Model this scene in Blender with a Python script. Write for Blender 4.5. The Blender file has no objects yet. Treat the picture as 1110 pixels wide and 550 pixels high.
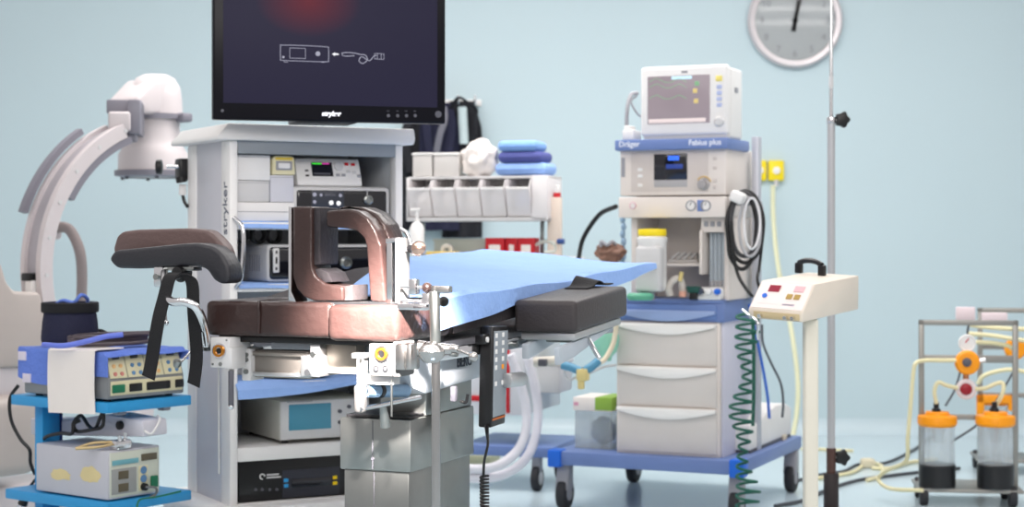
import bpy, bmesh, math, random
from mathutils import Vector, Matrix, Euler
random.seed(7)
R = math.radians
SC = bpy.context.scene
COL = SC.collection
FPX, CX, HY, CAMZ = 1850.0, 555.0, 255.0, 1.10     # focal length in px, principal column, horizon row, eye height


def lin(c):
    return tuple((v / 255 / 12.92) if v / 255 <= .04045 else ((v / 255 + .055) / 1.055) ** 2.4 for v in c)


MATS = {}


def mat(name, rgb, rough=.5, metal=0., var=.04, scale=12., bump=0., bscale=60., emit=None, es=1., trans=0., alpha=1., coat=0., ior=1.45, spec=.5):
    if name in MATS:
        return MATS[name]
    m = bpy.data.materials.new(name)
    m.use_nodes = True
    nt = m.node_tree
    b = nt.nodes['Principled BSDF']
    tc = nt.nodes.new('ShaderNodeTexCoord')
    nz = nt.nodes.new('ShaderNodeTexNoise')
    nz.inputs['Scale'].default_value = scale
    nz.inputs['Detail'].default_value = 3
    nt.links.new(tc.outputs['Object'], nz.inputs['Vector'])
    mx = nt.nodes.new('ShaderNodeMix')
    mx.data_type = 'RGBA'
    l = lin(rgb)
    mx.inputs['A'].default_value = (*[min(1, v * (1 - var)) for v in l], 1)
    mx.inputs['B'].default_value = (*[min(1, v * (1 + var)) for v in l], 1)
    nt.links.new(nz.outputs['Fac'], mx.inputs['Factor'])
    nt.links.new(mx.outputs['Result'], b.inputs['Base Color'])
    b.inputs['Roughness'].default_value = rough
    b.inputs['Metallic'].default_value = metal
    b.inputs['IOR'].default_value = ior
    b.inputs['Coat Weight'].default_value = coat
    b.inputs['Coat Roughness'].default_value = .04
    b.inputs['Specular IOR Level'].default_value = spec
    b.inputs['Transmission Weight'].default_value = trans
    b.inputs['Alpha'].default_value = alpha
    if bump:
        n2 = nt.nodes.new('ShaderNodeTexNoise')
        n2.inputs['Scale'].default_value = bscale
        n2.inputs['Detail'].default_value = 4
        nt.links.new(tc.outputs['Object'], n2.inputs['Vector'])
        bp = nt.nodes.new('ShaderNodeBump')
        bp.inputs['Strength'].default_value = bump
        bp.inputs['Distance'].default_value = .02
        nt.links.new(n2.outputs['Fac'], bp.inputs['Height'])
        nt.links.new(bp.outputs['Normal'], b.inputs['Normal'])
    if emit:
        b.inputs['Emission Color'].default_value = (*lin(emit), 1)
        b.inputs['Emission Strength'].default_value = es
    m.diffuse_color = (*l, 1)
    MATS[name] = m
    return m


class Fr:
    """a local frame standing on the floor: x to the right along the front, y into the depth, z up"""

    def __init__(s, px, d, yaw):
        s.O = Vector(((px - CX) / FPX * d, d, 0))
        s.yaw = R(yaw)
        s.M = Matrix.Translation(s.O) @ Matrix.Rotation(s.yaw, 4, 'Z')
        s.I = s.M.inverted()
        s.c = s.I @ Vector((0, 0, CAMZ))

    def ray(s, px, py):
        return s.I.to_3x3() @ Vector(((px - CX) / FPX, 1, (HY - py) / FPX))

    def y(s, px, py, y=0.):
        r = s.ray(px, py); t = (y - s.c.y) / r.y
        p = s.c + r * t; return p.x, p.z

    def x(s, px, py, x=0.):
        r = s.ray(px, py); t = (x - s.c.x) / r.x
        p = s.c + r * t; return p.y, p.z

    def z(s, px, py, z=0.):
        r = s.ray(px, py); t = (z - s.c.z) / r.z
        p = s.c + r * t; return p.x, p.y

    def rect(s, x0, x1, y0, y1, y=0.):
        my, mx = (y0 + y1) / 2, (x0 + x1) / 2
        return s.y(x0, my, y)[0], s.y(x1, my, y)[0], s.y(mx, y1, y)[1], s.y(mx, y0, y)[1]

    def srect(s, x0, x1, y0, y1, x=0.):          # on the side plane x = const: (y0, y1, z0, z1)
        my, mx = (y0 + y1) / 2, (x0 + x1) / 2
        return s.x(x0, my, x)[0], s.x(x1, my, x)[0], s.x(mx, y1, x)[1], s.x(mx, y0, x)[1]

    def at(s, px, py, d):                          # local point seen at a pixel at world depth d
        return s.I @ Vector(((px - CX) / FPX * d, d, CAMZ + (HY - py) / FPX * d))


def smooth_path(pts, sub=8, closed=False):
    P = [Vector(p) for p in pts]
    n = len(P)
    if n < 3 or sub < 2:
        return P
    out = []
    rng = n if closed else n - 1
    for i in range(rng):
        if closed:
            a, b, c, d = P[(i - 1) % n], P[i], P[(i + 1) % n], P[(i + 2) % n]
        else:
            b, c = P[i], P[i + 1]
            a = P[i - 1] if i > 0 else b * 2 - c
            d = P[i + 2] if i + 2 < n else c * 2 - b
        for k in range(sub):
            t = k / sub
            out.append(.5 * ((2 * b) + (c - a) * t + (2 * a - 5 * b + 4 * c - d) * t * t + (3 * b - a - 3 * c + d) * t ** 3))
    if not closed:
        out.append(P[-1])
    return out


class MB:
    def __init__(s):
        s.bm = bmesh.new(); s.ms = []

    def mi(s, m):
        if m not in s.ms: s.ms.append(m)
        return s.ms.index(m)

    def add(s, bm, m, mtx=None):
        i = s.mi(m)
        vs = []
        for v in bm.verts:
            vs.append(s.bm.verts.new(mtx @ v.co if mtx else v.co))
        bm.verts.index_update()
        for f in bm.faces:
            try:
                nf = s.bm.faces.new([vs[v.index] for v in f.verts]); nf.material_index = i; nf.smooth = True
            except ValueError:
                pass
        bm.free()
        return s

    def box(s, x0, x1, y0, y1, z0, z1, m, bev=.004, seg=2, rot=None, piv=None):
        x0, x1 = min(x0, x1), max(x0, x1); y0, y1 = min(y0, y1), max(y0, y1); z0, z1 = min(z0, z1), max(z0, z1)
        b = bmesh.new()
        bmesh.ops.create_cube(b, size=1)
        c = Vector(((x0 + x1) / 2, (y0 + y1) / 2, (z0 + z1) / 2))
        for v in b.verts:
            v.co = Vector((v.co.x * (x1 - x0), v.co.y * (y1 - y0), v.co.z * (z1 - z0)))
        bev = min(bev, .45 * min(x1 - x0, y1 - y0, z1 - z0))
        if bev > 0:
            bmesh.ops.bevel(b, geom=b.edges[:], offset=bev, segments=seg, profile=.5, affect='EDGES')
        mt = Matrix.Translation(c)
        if rot is not None:
            p = Vector(piv) if piv is not None else c
            mt = Matrix.Translation(p) @ Euler([R(a) for a in rot]).to_matrix().to_4x4() @ Matrix.Translation(c - p)
        return s.add(b, m, mt)

    def cyl(s, p0, p1, r, m, r1=None, seg=20, bev=0.):
        p0, p1 = Vector(p0), Vector(p1); r1 = r if r1 is None else r1
        d = p1 - p0; L = d.length
        b = bmesh.new()
        bmesh.ops.create_cone(b, cap_ends=True, segments=seg, radius1=r, radius2=r1, depth=L)
        if bev:
            eds = [e for e in b.edges if abs(e.verts[0].co.z - e.verts[1].co.z) < 1e-6]
            bmesh.ops.bevel(b, geom=eds, offset=bev, segments=2, profile=.5, affect='EDGES')
        q = Vector((0, 0, 1)).rotation_difference(d.normalized()).to_matrix().to_4x4()
        return s.add(b, m, Matrix.Translation((p0 + p1) / 2) @ q)

    def lathe(s, prof, c, m, axis=(0, 0, 1), seg=28):
        b = bmesh.new()
        rings = []
        for r, z in prof:
            if r < 1e-6:
                rings.append([b.verts.new((0, 0, z))])
            else:
                rings.append([b.verts.new((r * math.cos(2 * math.pi * k / seg), r * math.sin(2 * math.pi * k / seg), z)) for k in range(seg)])
        for A, B in zip(rings, rings[1:]):
            for k in range(seg):
                k2 = (k + 1) % seg
                f = [A[k % len(A)], A[k2 % len(A)], B[k2 % len(B)], B[k % len(B)]]
                u = []
                for v in f:
                    if v not in u: u.append(v)
                if len(u) > 2:
                    try: b.faces.new(u)
                    except ValueError: pass
        bmesh.ops.recalc_face_normals(b, faces=b.faces[:])
        q = Vector((0, 0, 1)).rotation_difference(Vector(axis).normalized()).to_matrix().to_4x4()
        return s.add(b, m, Matrix.Translation(Vector(c)) @ q)

    def tube(s, pts, r, m, seg=10, sub=8, closed=False, flat=None, taper=None):
        P = smooth_path(pts, sub, closed)
        P = [p for i, p in enumerate(P) if i == 0 or (p - P[i - 1]).length > 1e-6]
        n = len(P)
        b = bmesh.new()
        rings = []
        prev = None
        for i, p in enumerate(P):
            t = (P[(i + 1) % n] - P[i - 1]) if closed else (P[min(i + 1, n - 1)] - P[max(i - 1, 0)])
            t.normalize()
            if prev is None:
                up = Vector((0, 0, 1)) if abs(t.z) < .9 else Vector((0, 1, 0))
                nrm = (up - t * up.dot(t)).normalized()
            else:
                nrm = prev - t * prev.dot(t)
                nrm = nrm.normalized() if nrm.length > 1e-6 else t.orthogonal().normalized()
            prev = nrm
            bn = t.cross(nrm)
            rr = r if taper is None else r + (taper - r) * i / (n - 1)
            ra, rb = (rr, rr) if flat is None else flat
            rings.append([b.verts.new(p + nrm * ra * math.cos(2 * math.pi * k / seg) + bn * rb * math.sin(2 * math.pi * k / seg)) for k in range(seg)])
        rng = n if closed else n - 1
        for i in range(rng):
            A, B = rings[i], rings[(i + 1) % n]
            for k in range(seg):
                b.faces.new([A[k], A[(k + 1) % seg], B[(k + 1) % seg], B[k]])
        if not closed:
            b.faces.new(rings[0][::-1]); b.faces.new(rings[-1])
        bmesh.ops.recalc_face_normals(b, faces=b.faces[:])
        return s.add(b, m)

    def prism(s, poly, d0, d1, m, plane='xz', bev=0., seg=2):
        """2-D outline pushed along the third axis from d0 to d1"""
        b = bmesh.new()
        f3 = {'xz': lambda a, c, d: (a, d, c), 'xy': lambda a, c, d: (a, c, d), 'yz': lambda a, c, d: (d, a, c)}[plane]
        A = [b.verts.new(f3(a, c, d0)) for a, c in poly]
        B = [b.verts.new(f3(a, c, d1)) for a, c in poly]
        n = len(poly)
        b.faces.new(A); b.faces.new(B[::-1])
        for k in range(n):
            b.faces.new([A[k], B[k], B[(k + 1) % n], A[(k + 1) % n]])
        bmesh.ops.recalc_face_normals(b, faces=b.faces[:])
        if bev:
            bmesh.ops.bevel(b, geom=b.edges[:], offset=bev, segments=seg, profile=.5, affect='EDGES')
        return s.add(b, m)

    def sphere(s, c, r, m, sc=(1, 1, 1), sub=3):
        b = bmesh.new()
        bmesh.ops.create_icosphere(b, subdivisions=sub, radius=r)
        return s.add(b, m, Matrix.Translation(Vector(c)) @ Matrix.Diagonal((*sc, 1)))

    def blob(s, c, r, m, sc=(1, 1, 1), amp=.15, seed=1, sub=3, freq=3.):
        b = bmesh.new()
        bmesh.ops.create_icosphere(b, subdivisions=sub, radius=1)
        from mathutils import noise
        for v in b.verts:
            k = 1 + amp * noise.noise(v.co * freq + Vector((seed * 7.3, seed, 0)))
            v.co = v.co * k * r
        return s.add(b, m, Matrix.Translation(Vector(c)) @ Matrix.Diagonal((*sc, 1)))

    def sheet(s, fn, nu, nv, th, m):
        """closed cloth of thickness th from fn(u, v) -> point, u and v in 0..1"""
        b = bmesh.new()
        g = [[Vector(fn(i / nu, j / nv)) for j in range(nv + 1)] for i in range(nu + 1)]
        top, bot = [], []
        for i in range(nu + 1):
            ta, ba = [], []
            for j in range(nv + 1):
                du = g[min(i + 1, nu)][j] - g[max(i - 1, 0)][j]
                dv = g[i][min(j + 1, nv)] - g[i][max(j - 1, 0)]
                n = du.cross(dv)
                n = n.normalized() if n.length > 1e-9 else Vector((0, 0, 1))
                ta.append(b.verts.new(g[i][j] + n * th / 2)); ba.append(b.verts.new(g[i][j] - n * th / 2))
            top.append(ta); bot.append(ba)
        for i in range(nu):
            for j in range(nv):
                b.faces.new([top[i][j], top[i + 1][j], top[i + 1][j + 1], top[i][j + 1]])
                b.faces.new([bot[i][j], bot[i][j + 1], bot[i + 1][j + 1], bot[i + 1][j]])
        for i in range(nu):
            b.faces.new([top[i][0], bot[i][0], bot[i + 1][0], top[i + 1][0]])
            b.faces.new([top[i][nv], top[i + 1][nv], bot[i + 1][nv], bot[i][nv]])
        for j in range(nv):
            b.faces.new([top[0][j], top[0][j + 1], bot[0][j + 1], bot[0][j]])
            b.faces.new([top[nu][j], bot[nu][j], bot[nu][j + 1], top[nu][j + 1]])
        bmesh.ops.recalc_face_normals(b, faces=b.faces[:])
        return s.add(b, m)

    def text(s, txt, size, loc, m, right=(1, 0, 0), up=(0, 0, 1), depth=.0008, shear=0., bold=0., center=True):
        cu = bpy.data.curves.new('lettering', 'FONT')
        cu.body = txt; cu.size = size; cu.extrude = depth; cu.offset = bold; cu.shear = shear
        cu.align_x = 'CENTER' if center else 'LEFT'; cu.align_y = 'CENTER'
        o = bpy.data.objects.new('lettering', cu); COL.objects.link(o)
        dg = bpy.context.evaluated_depsgraph_get(); dg.update()
        me = bpy.data.meshes.new_from_object(o.evaluated_get(dg))
        b = bmesh.new(); b.from_mesh(me)
        bpy.data.objects.remove(o); bpy.data.curves.remove(cu); bpy.data.meshes.remove(me)
        r, u = Vector(right).normalized(), Vector(up).normalized(); n = r.cross(u)
        mt = Matrix(((r.x, u.x, n.x, loc[0]), (r.y, u.y, n.y, loc[1]), (r.z, u.z, n.z, loc[2]), (0, 0, 0, 1)))
        return s.add(b, m, mt)

    def xf(s, mtx):
        for v in s.bm.verts: v.co = mtx @ v.co
        return s

    def mesh(s, name, off=None):
        if off is not None:
            for v in s.bm.verts: v.co -= off
        me = bpy.data.meshes.new(name)
        s.bm.to_mesh(me); s.bm.free()
        for m in s.ms: me.materials.append(m)
        me.set_sharp_from_angle(angle=R(38))
        return me

    def build(s, name, parent, label=None):
        """a part of a thing, or a sub-part of a part"""
        root = parent
        while root.parent: root = root.parent
        o = bpy.data.objects.new(name, s.mesh(name, OFF.get(root.name)))
        COL.objects.link(o); o.parent = parent
        if label: o['label'] = label
        return o

    def thing(s, name, label, cat, F=None, base=(0, 0, 0), group=None, kind=None):
        """a thing that is one single mesh"""
        base = Vector(base)
        o = bpy.data.objects.new(name, s.mesh(name, base)); COL.objects.link(o)
        place(o, F, base); tag(o, label, cat, group, kind)
        return o


OFF = {}


def place(o, F, base):
    if F is None: o.location = base
    else:
        o.location = F.M @ Vector(base); o.rotation_euler = (0, 0, F.yaw)


def tag(o, label=None, cat=None, group=None, kind=None):
    if label: o['label'] = label
    if cat: o['category'] = cat
    if group: o['group'] = group
    if kind: o['kind'] = kind


def thing(name, label, cat, F=None, base=(0, 0, 0), group=None):
    o = bpy.data.objects.new(name, None); COL.objects.link(o)
    o.empty_display_size = .1
    place(o, F, base); tag(o, label, cat, group)
    OFF[o.name] = Vector(base)
    return o


def copy_tree(o, parent=None):
    c = o.copy(); COL.objects.link(c)
    if parent: c.parent = parent
    for ch in list(o.children): copy_tree(ch, c)
    return c


def offset_poly(cl, w):
    """closed outline of a band of half width w along a 2-D centre line"""
    P = [Vector((a, b, 0)) for a, b in cl]
    L, Rr = [], []
    for i in range(len(P)):
        t = (P[min(i + 1, len(P) - 1)] - P[max(i - 1, 0)]).normalized()
        n = Vector((-t.y, t.x, 0)); L.append(P[i] + n * w); Rr.append(P[i] - n * w)
    return [(p.x, p.y) for p in L + Rr[::-1]]
# ---------------------------------------------------------------- materials
WHITE = mat('white_plastic', (232, 230, 228), .4)
WARM = mat('warm_white_enamel', (226, 217, 210), .4)
PALE = mat('pale_grey_plastic', (205, 204, 204), .45)
GREY = mat('grey_plastic', (150, 150, 156), .45)
DGREY = mat('dark_grey_plastic', (84, 84, 92), .45)
BLACK = mat('black_plastic', (18, 18, 20), .35)
SOFTBLACK = mat('black_webbing', (20, 20, 23), .8, bump=.2, bscale=300)
RUBBER = mat('dark_rubber', (42, 42, 46), .65)
STEEL = mat('brushed_steel', (150, 153, 151), .32, 1., var=.06, scale=30)
CHROME = mat('chrome', (220, 220, 222), .14, 1.)
ALU = mat('aluminium', (196, 197, 198), .4, .9)
BRASS = mat('brass', (196, 128, 50), .3, .9)
SHELFBLUE = mat('periwinkle_blue_enamel', (108, 130, 182), .4)
BRIGHTBLUE = mat('bright_blue_plastic', (28, 104, 214), .4)
CARTBLUE = mat('sky_blue_enamel', (44, 148, 206), .4)
CLOTHBLUE = mat('blue_drape_fabric', (146, 180, 236), .85, var=.08, bump=.25, bscale=40)
TOWELBLUE = mat('blue_towel_fabric', (100, 128, 210), .9, var=.08, bump=.3, bscale=60)
NAVY = mat('navy_fabric', (28, 30, 56), .8, bump=.2, bscale=80)
PAPER = mat('white_paper', (236, 228, 222), .8)
RED = mat('red_paint', (198, 22, 36), .45)
YELLOW = mat('yellow_plastic', (240, 206, 10), .45)
ORANGE = mat('orange_plastic', (250, 156, 10), .4)
GREEN = mat('green_plastic', (20, 110, 78), .45)
TUBING = mat('cream_tubing', (226, 218, 176), .4)
LEATHER = mat('brown_leatherette', (52, 37, 35), .3, var=.14, bump=.45, bscale=15)
DARKPAD = mat('charcoal_vinyl', (58, 53, 54), .45, var=.06, bump=.1, bscale=120)
SCREEN = mat('unlit_screen', (20, 20, 30), .15, coat=.4)
BEIGE = mat('beige_enamel', (180, 170, 164), .45)

# ---------------------------------------------------------------- the room
wall_m = mat('pale_blue_wall_paint', (190, 209, 215), .6, var=.02, scale=1.5, bump=.02, bscale=200)
floor_m = mat('pale_blue_vinyl_floor', (196, 213, 220), .22, var=.03, scale=2.)
WY = 9.4                                            # the far wall
b = MB(); b.box(-5.5, 6.5, WY, WY + .15, 0, 3.6, wall_m, 0)
b.thing('wall_back', None, None, None, (0, WY, 0), kind='structure')
b = MB(); b.box(-5.5, 6.5, -1.5, WY + .15, -.1, 0, floor_m, 0)
b.thing('floor', None, None, None, (0, 4, 0), kind='structure')
b = MB()
cove = [(WY - .09 + .09 * math.sin(a), .09 - .09 * math.cos(a)) for a in [R(x) for x in range(0, 91, 15)]]
b.prism([(WY - .0005, .0005)] + [(y - .0005, z + .0005) for y, z in cove], -5.49, 6.49, floor_m, 'yz')
b.thing('baseboard_back', None, None, None, (0, WY, 0), kind='structure')

# ---------------------------------------------------------------- camera
cd = bpy.data.cameras.new('camera'); cam = bpy.data.objects.new('camera', cd); COL.objects.link(cam)
cam.location = (0, 0, CAMZ); cam.rotation_euler = (R(90), 0, 0)
cd.sensor_fit = 'HORIZONTAL'; cd.sensor_width = 36; cd.lens = 36 * FPX / 1110
cd.shift_y = -(275 - HY) / 1110
cd.clip_start = .05
cd.dof.use_dof = True; cd.dof.focus_distance = 4.15; cd.dof.aperture_fstop = 4.0
SC.camera = cam

# ---------------------------------------------------------------- light
w = bpy.data.worlds.new('world'); SC.world = w; w.use_nodes = True
w.node_tree.nodes['Background'].inputs['Color'].default_value = (*lin((240, 236, 236)), 1)
w.node_tree.nodes['Background'].inputs['Strength'].default_value = .55


def area(name, loc, size, power, color, target=None):
    d = bpy.data.lights.new(name, 'AREA'); d.shape = 'RECTANGLE'; d.size, d.size_y = size; d.energy = power; d.color = color
    o = bpy.data.objects.new(name, d); COL.objects.link(o); o.location = loc
    if target is not None:
        o.rotation_euler = (Vector(target) - Vector(loc)).to_track_quat('-Z', 'Y').to_euler()
    return o


area('ceiling_light_near', (.6, 2.7, 3.1), (7, .22), 32, (1, .96, .94))
area('ceiling_light_middle', (.6, 3.7, 3.1), (7, .22), 32, (1, .96, .94))
area('ceiling_light_far', (0.2, 7.0, 3.1), (4.5, 1.2), 95, (1, .97, .95))
area('ceiling_light_behind', (0.3, .2, 3.0), (3.5, 1.2), 70, (1, .96, .93), (0, 5, .8))
sp = bpy.data.lights.new('surgical_lamp', 'SPOT'); sp.energy = 15000; sp.spot_size = R(8.6); sp.spot_blend = 1.; sp.shadow_soft_size = .12; sp.color = (1, .9, .84)
so = bpy.data.objects.new('surgical_lamp', sp); COL.objects.link(so); so.location = (-.1, 2.2, 2.2)
so.rotation_euler = (Vector((-.305, 4.02, .905)) - so.location).to_track_quat('-Z', 'Y').to_euler()
SC.view_settings.view_transform = 'Standard'; SC.view_settings.look = 'None'
SC.view_settings.exposure = 0.36; SC.view_settings.gamma = 1; SC.view_settings.use_curve_mapping = False
# ================================================================ operating table
B = Fr(433, 4.0, -22)
t = thing('operating_table', 'operating table with brown leatherette seat and steel pedestal in the foreground', 'operating table', B, (-.27, .6, 0))
xl = B.y(222, 345, .02)[0]
xm = B.y(356, 345, .0)[0]
b = MB(); b.box(xl, xm - .003, .02, .30, .852, .938, LEATHER, .014, 3)
xs = B.y(281, 340, .02)[0]
b.tube([(xs, .018, .86), (xs + .002, .0175, .9), (xs, .018, .93), (xs - .006, .05, .939), (xs - .01, .28, .939)], .003, LEATHER, 6)
b.build('seat_cushion', t, 'brown leatherette seat cushion, seamed')
b = MB(); b.box(xm, 0, -.01, .30, .848, .934, LEATHER, .016, 3)
b.build('seat_cushion', t)
# back section cushion climbs gently to the head end, its far side higher
def surf(x, y): return .935 + .055 * max(0, y - .3) / 1.65 + .05 * (-x / .54) * min(1, max(0, y - .3) / .5)
b = MB()
bm = bmesh.new()
g = [[(bm.verts.new((x, y, surf(x, y))), bm.verts.new((x, y, .852 + .085 * (y - .31) / 1.64))) for x in [-.54 + .06 * k for k in range(10)]] for y in [.31 + .128 * k for k in range(11)]]
for i in range(10):
    for j in range(9):
        bm.faces.new([g[i][j][0], g[i][j + 1][0], g[i + 1][j + 1][0], g[i + 1][j][0]])
        bm.faces.new([g[i][j][1], g[i + 1][j][1], g[i + 1][j + 1][1], g[i][j + 1][1]])
for i in range(10):
    bm.faces.new([g[i][0][0], g[i + 1][0][0], g[i + 1][0][1], g[i][0][1]]); bm.faces.new([g[i][9][0], g[i][9][1], g[i + 1][9][1], g[i + 1][9][0]])
for j in range(9):
    bm.faces.new([g[0][j][0], g[0][j][1], g[0][j + 1][1], g[0][j + 1][0]]); bm.faces.new([g[10][j][0], g[10][j + 1][0], g[10][j + 1][1], g[10][j][1]])
bmesh.ops.recalc_face_normals(bm, faces=bm.faces[:])
b.add(bm, DARKPAD); b.build('back_cushion', t, 'charcoal back cushion under the blue drape')
# top frame: base plates, cross channel, side rails
b = MB(); b.box(xl + .02, -.02, .05, .30, .835, .851, BLACK, .003)
b.box(-.52, -.02, .30, 1.5, .80, .833, GREY, .006)
b.build('top_plate', t, 'dark plate under the cushions')
b = MB()
x0, x1, z0, z1 = B.rect(268, 338, 380, 410, .10)
CHN = mat('shaded_channel_metal', (150, 144, 138), .45, .8); b.box(x0, x1, .10, .14, z0, z1, CHN, .003); b.box(x0, x1, .088, .10, z1 - .014, z1 - .004, CHN, .002); b.box(x0, x1, .088, .10, z0 + .004, z0 + .014, ALU, .002)  # aluminium with the shade under the seat put into its colour
b.box(x0 - .004, x0 + .022, .08, .145, z0 - .008, z1 + .004, PALE, .003)
for z in (z0 + .015, (z0 + z1) / 2 + .01, z1 - .012): b.cyl((x0 + .01, .074, z), (x0 + .01, .082, z), .006, STEEL)
b.build('cross_channel', t, 'aluminium cross channel under the seat')
for sx, nm in ((-.565, 'left'), (.012, 'right')):
    b = MB(); b.box(sx, sx + .012, .12, 1.5, .792, .822, CHROME, .003)
    for y in (.25, .65, 1.0, 1.4): b.cyl((sx + .006 - .02, y, .807), (sx + .006 + .02, y, .807), .008, STEEL)
    b.build('side_rail', t, 'chromed side rail')
# tilting head of the pedestal: boat shaped housing with the lettering
b = MB()
prof = [(.16, .835), (.16, .76), (.20, .72), (.27, .70), (.62, .715), (.80, .75), (.86, .835)]
hx = -.055
b.prism(prof, -.19, hx, mat('blue_grey_housing', (176, 184, 192), .4), 'yz', .012)
for zz in (.825,): b.box(hx - .004, hx + .004, .1, .8, zz - .004, zz, STEEL, .001)
hd = b.build('tilt_housing', t, 'blue grey tilt housing')
yb, zb = B.x(503, 392, hx)
b = MB(); b.text('BERC', .040, (hx + .001, yb, zb), mat('lettering_grey', (40, 52, 72), .5), (0, 1, 0), (0, 0, 1), bold=.0008)
b.build('lettering', hd)
# pedestal column: two telescoping steel sleeves and a base plate
cy0 = .20
fx = B.y(369, 500, cy0)[0]; rx = B.y(445, 500, cy0)[0]
ry = B.x(514, 500, rx)[0]
zt = B.y(445, 456, cy0)[1]; zs = B.y(445, 513, cy0)[1]
b = MB(); b.box(fx - .002, rx, cy0, ry, zs, zt, STEEL, .004)
xmid = B.y(404, 500, cy0)[0]
b.box(xmid - .001, xmid + .001, cy0 - .0008, cy0 + .001, zs + .004, zt - .004, DGREY, 0)
b.cyl((xmid, cy0 - .002, zs + .03), (xmid, cy0 + .002, zs + .03), .004, DGREY)
b.build('upper_sleeve', t, 'brushed steel upper sleeve')
b = MB(); b.box(fx + .006, rx - .008, cy0 + .008, ry - .008, .12, zs + .0, STEEL, .004)
b.box(xmid - .001, xmid + .001, cy0 + .0072, cy0 + .009, .125, zs - .004, DGREY, 0)
b.build('lower_sleeve', t, 'brushed steel lower sleeve')
b = MB(); b.box(fx + .06, rx - .004, cy0 + .10, ry - .004, zt, .74, STEEL, .006)
b.box(fx + .01, rx - .01, cy0 + .012, ry - .01, zt, zt + .008, BLACK, .002)
b.build('inner_sleeve', t, 'dark inner sleeve')
b = MB(); b.box(fx - .12, rx + .12, cy0 - .12, ry + .75, .05, .12, STEEL, .02, 3)
b.build('base_plate', t)
for x in (fx - .08, rx + .08):
    for y in (cy0 - .08, ry + .7):
        b = MB(); b.cyl((x - .015, y, .026), (x + .015, y, .026), .025, RUBBER, bev=.004); b.box(x - .02, x + .02, y - .015, y + .015, .03, .05, STEEL, .003); b.build('caster', t)
# under-seat actuator and stretcher bar between the clamps and the pedestal
b = MB()
pA, pB = B.at(390, 444, 4.02), B.at(455, 431, 4.22)
b.tube([pA, pB], .006, CHROME, 12, 1)
q0, q1 = B.at(395, 424, 4.05), B.at(440, 424, 4.2)
b.cyl(q0, q1, .016, mat('actuator_blue', (120, 152, 182), .4)); b.cyl(q0 + (q1 - q0) * .30, q0 + (q1 - q0) * .38, .018, BLACK); b.cyl(q0 - (q1 - q0) * .1, q0, .012, BLACK)
b.cyl(B.at(415, 440, 4.12), B.at(418, 462, 4.14), .008, STEEL, r1=.014)
b.cyl(B.at(424.5, 412, 3.99), B.at(424.5, 452, 3.99), .0028, STEEL)
b.build('actuator', t, 'blue actuator with chrome stretcher bar')
b = MB()
k = B.at(492, 432, 4.25)
b.box(k.x - .008, k.x + .006, k.y - .006, k.y + .012, k.z - .008, k.z + .03, DGREY, .003)
b.tube([k + Vector((.02, -.005, -.006)), k + Vector((.035, -.005, -.008)), k + Vector((.04, -.005, .012))], .004, BLACK, 8)
b.build('release_lever', t, 'small lever under the tilt housing')

# ---------------------------------------------------------------- clamps on the seat ends
def socket(b, c, r=.016):
    b.cyl(c + Vector((0, -.003, 0)), c + Vector((0, .001, 0)), r * 1.45, CHROME, seg=24)
    b.lathe([(r * 1.15, 0), (r * 1.15, .004), (r * .72, .004), (r * .72, -.002), (0, -.002)], c + Vector((0, -.003, 0)), BRASS, (0, -1, 0), 24)
    b.cyl(c + Vector((0, -.0042, 0)), c + Vector((0, -.0015, 0)), r * .55, BLACK)

c1 = thing('rail_clamp', 'steel socket clamp with thin hanging rod at left end of brown seat', 'clamp', B, B.at(238, 395, 4.2))
x0, x1, z0, z1 = B.rect(228, 249, 366, 399, -.0)
b = MB(); b.box(x0, x1, -.001, .10, z0, z1, PALE, .003)
xh, zh = B.y(238, 380.5, -.002); socket(b, Vector((xh, -.002, zh)), .013)
xh, zh = B.y(239, 395, -.001); b.cyl((xh, -.003, zh), (xh, .002, zh), .005, STEEL)
for (px, py) in ((231, 395), (246, 369)): xq, zq = B.y(px, py); b.cyl((xq, -.003, zq), (xq, .001, zq), .0025, STEEL)
b.build('socket_block', c1)
x0, x1, z0, z1 = B.rect(219.5, 225, 366, 381); b = MB(); b.box(x0, x1, .0, .05, z0, z1, STEEL, .002); b.box(x1 - .002, x1 + .008, .01, .05, z0 + .005, z1 - .005, STEEL, .002); b.build('jaw', c1)
b = MB(); x0, x1, z0, z1 = B.rect(249, 256, 377, 400, .02); b.box(x0, x1, .0, .06, z0, z1, PALE, .002); b.build('side_plate', c1)
b = MB(); r0, r1 = B.at(237, 399, 4.2), B.at(237.5, 514, 4.2); b.cyl(r0, r1, .0028, ALU); r2, r3 = B.at(251, 400, 4.19), B.at(251, 412, 4.19); b.cyl(r2, r3, .006, STEEL)
b.cyl(B.at(250.5, 402, 4.17), B.at(250.5, 442, 4.17), .007, DGREY, bev=.002); b.sphere(B.at(250.5, 441, 4.17), .0075, CHROME)
b.build('hanging_rod', c1)

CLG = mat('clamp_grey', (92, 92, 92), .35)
c2 = thing('rail_clamp', 'white socket clamp with drop handle at right end of brown seat', 'clamp', B, B.at(413, 408, 3.98))
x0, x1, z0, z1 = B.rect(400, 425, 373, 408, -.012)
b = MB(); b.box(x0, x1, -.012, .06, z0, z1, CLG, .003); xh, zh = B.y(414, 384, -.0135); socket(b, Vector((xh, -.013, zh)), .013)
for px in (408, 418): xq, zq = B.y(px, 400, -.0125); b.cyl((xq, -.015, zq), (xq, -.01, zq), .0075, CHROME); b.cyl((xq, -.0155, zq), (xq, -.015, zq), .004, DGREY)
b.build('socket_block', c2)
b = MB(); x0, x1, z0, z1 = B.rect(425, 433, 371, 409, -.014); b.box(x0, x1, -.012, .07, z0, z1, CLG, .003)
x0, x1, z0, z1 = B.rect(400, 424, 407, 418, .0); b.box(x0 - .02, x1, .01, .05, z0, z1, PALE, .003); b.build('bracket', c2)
b = MB()
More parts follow.
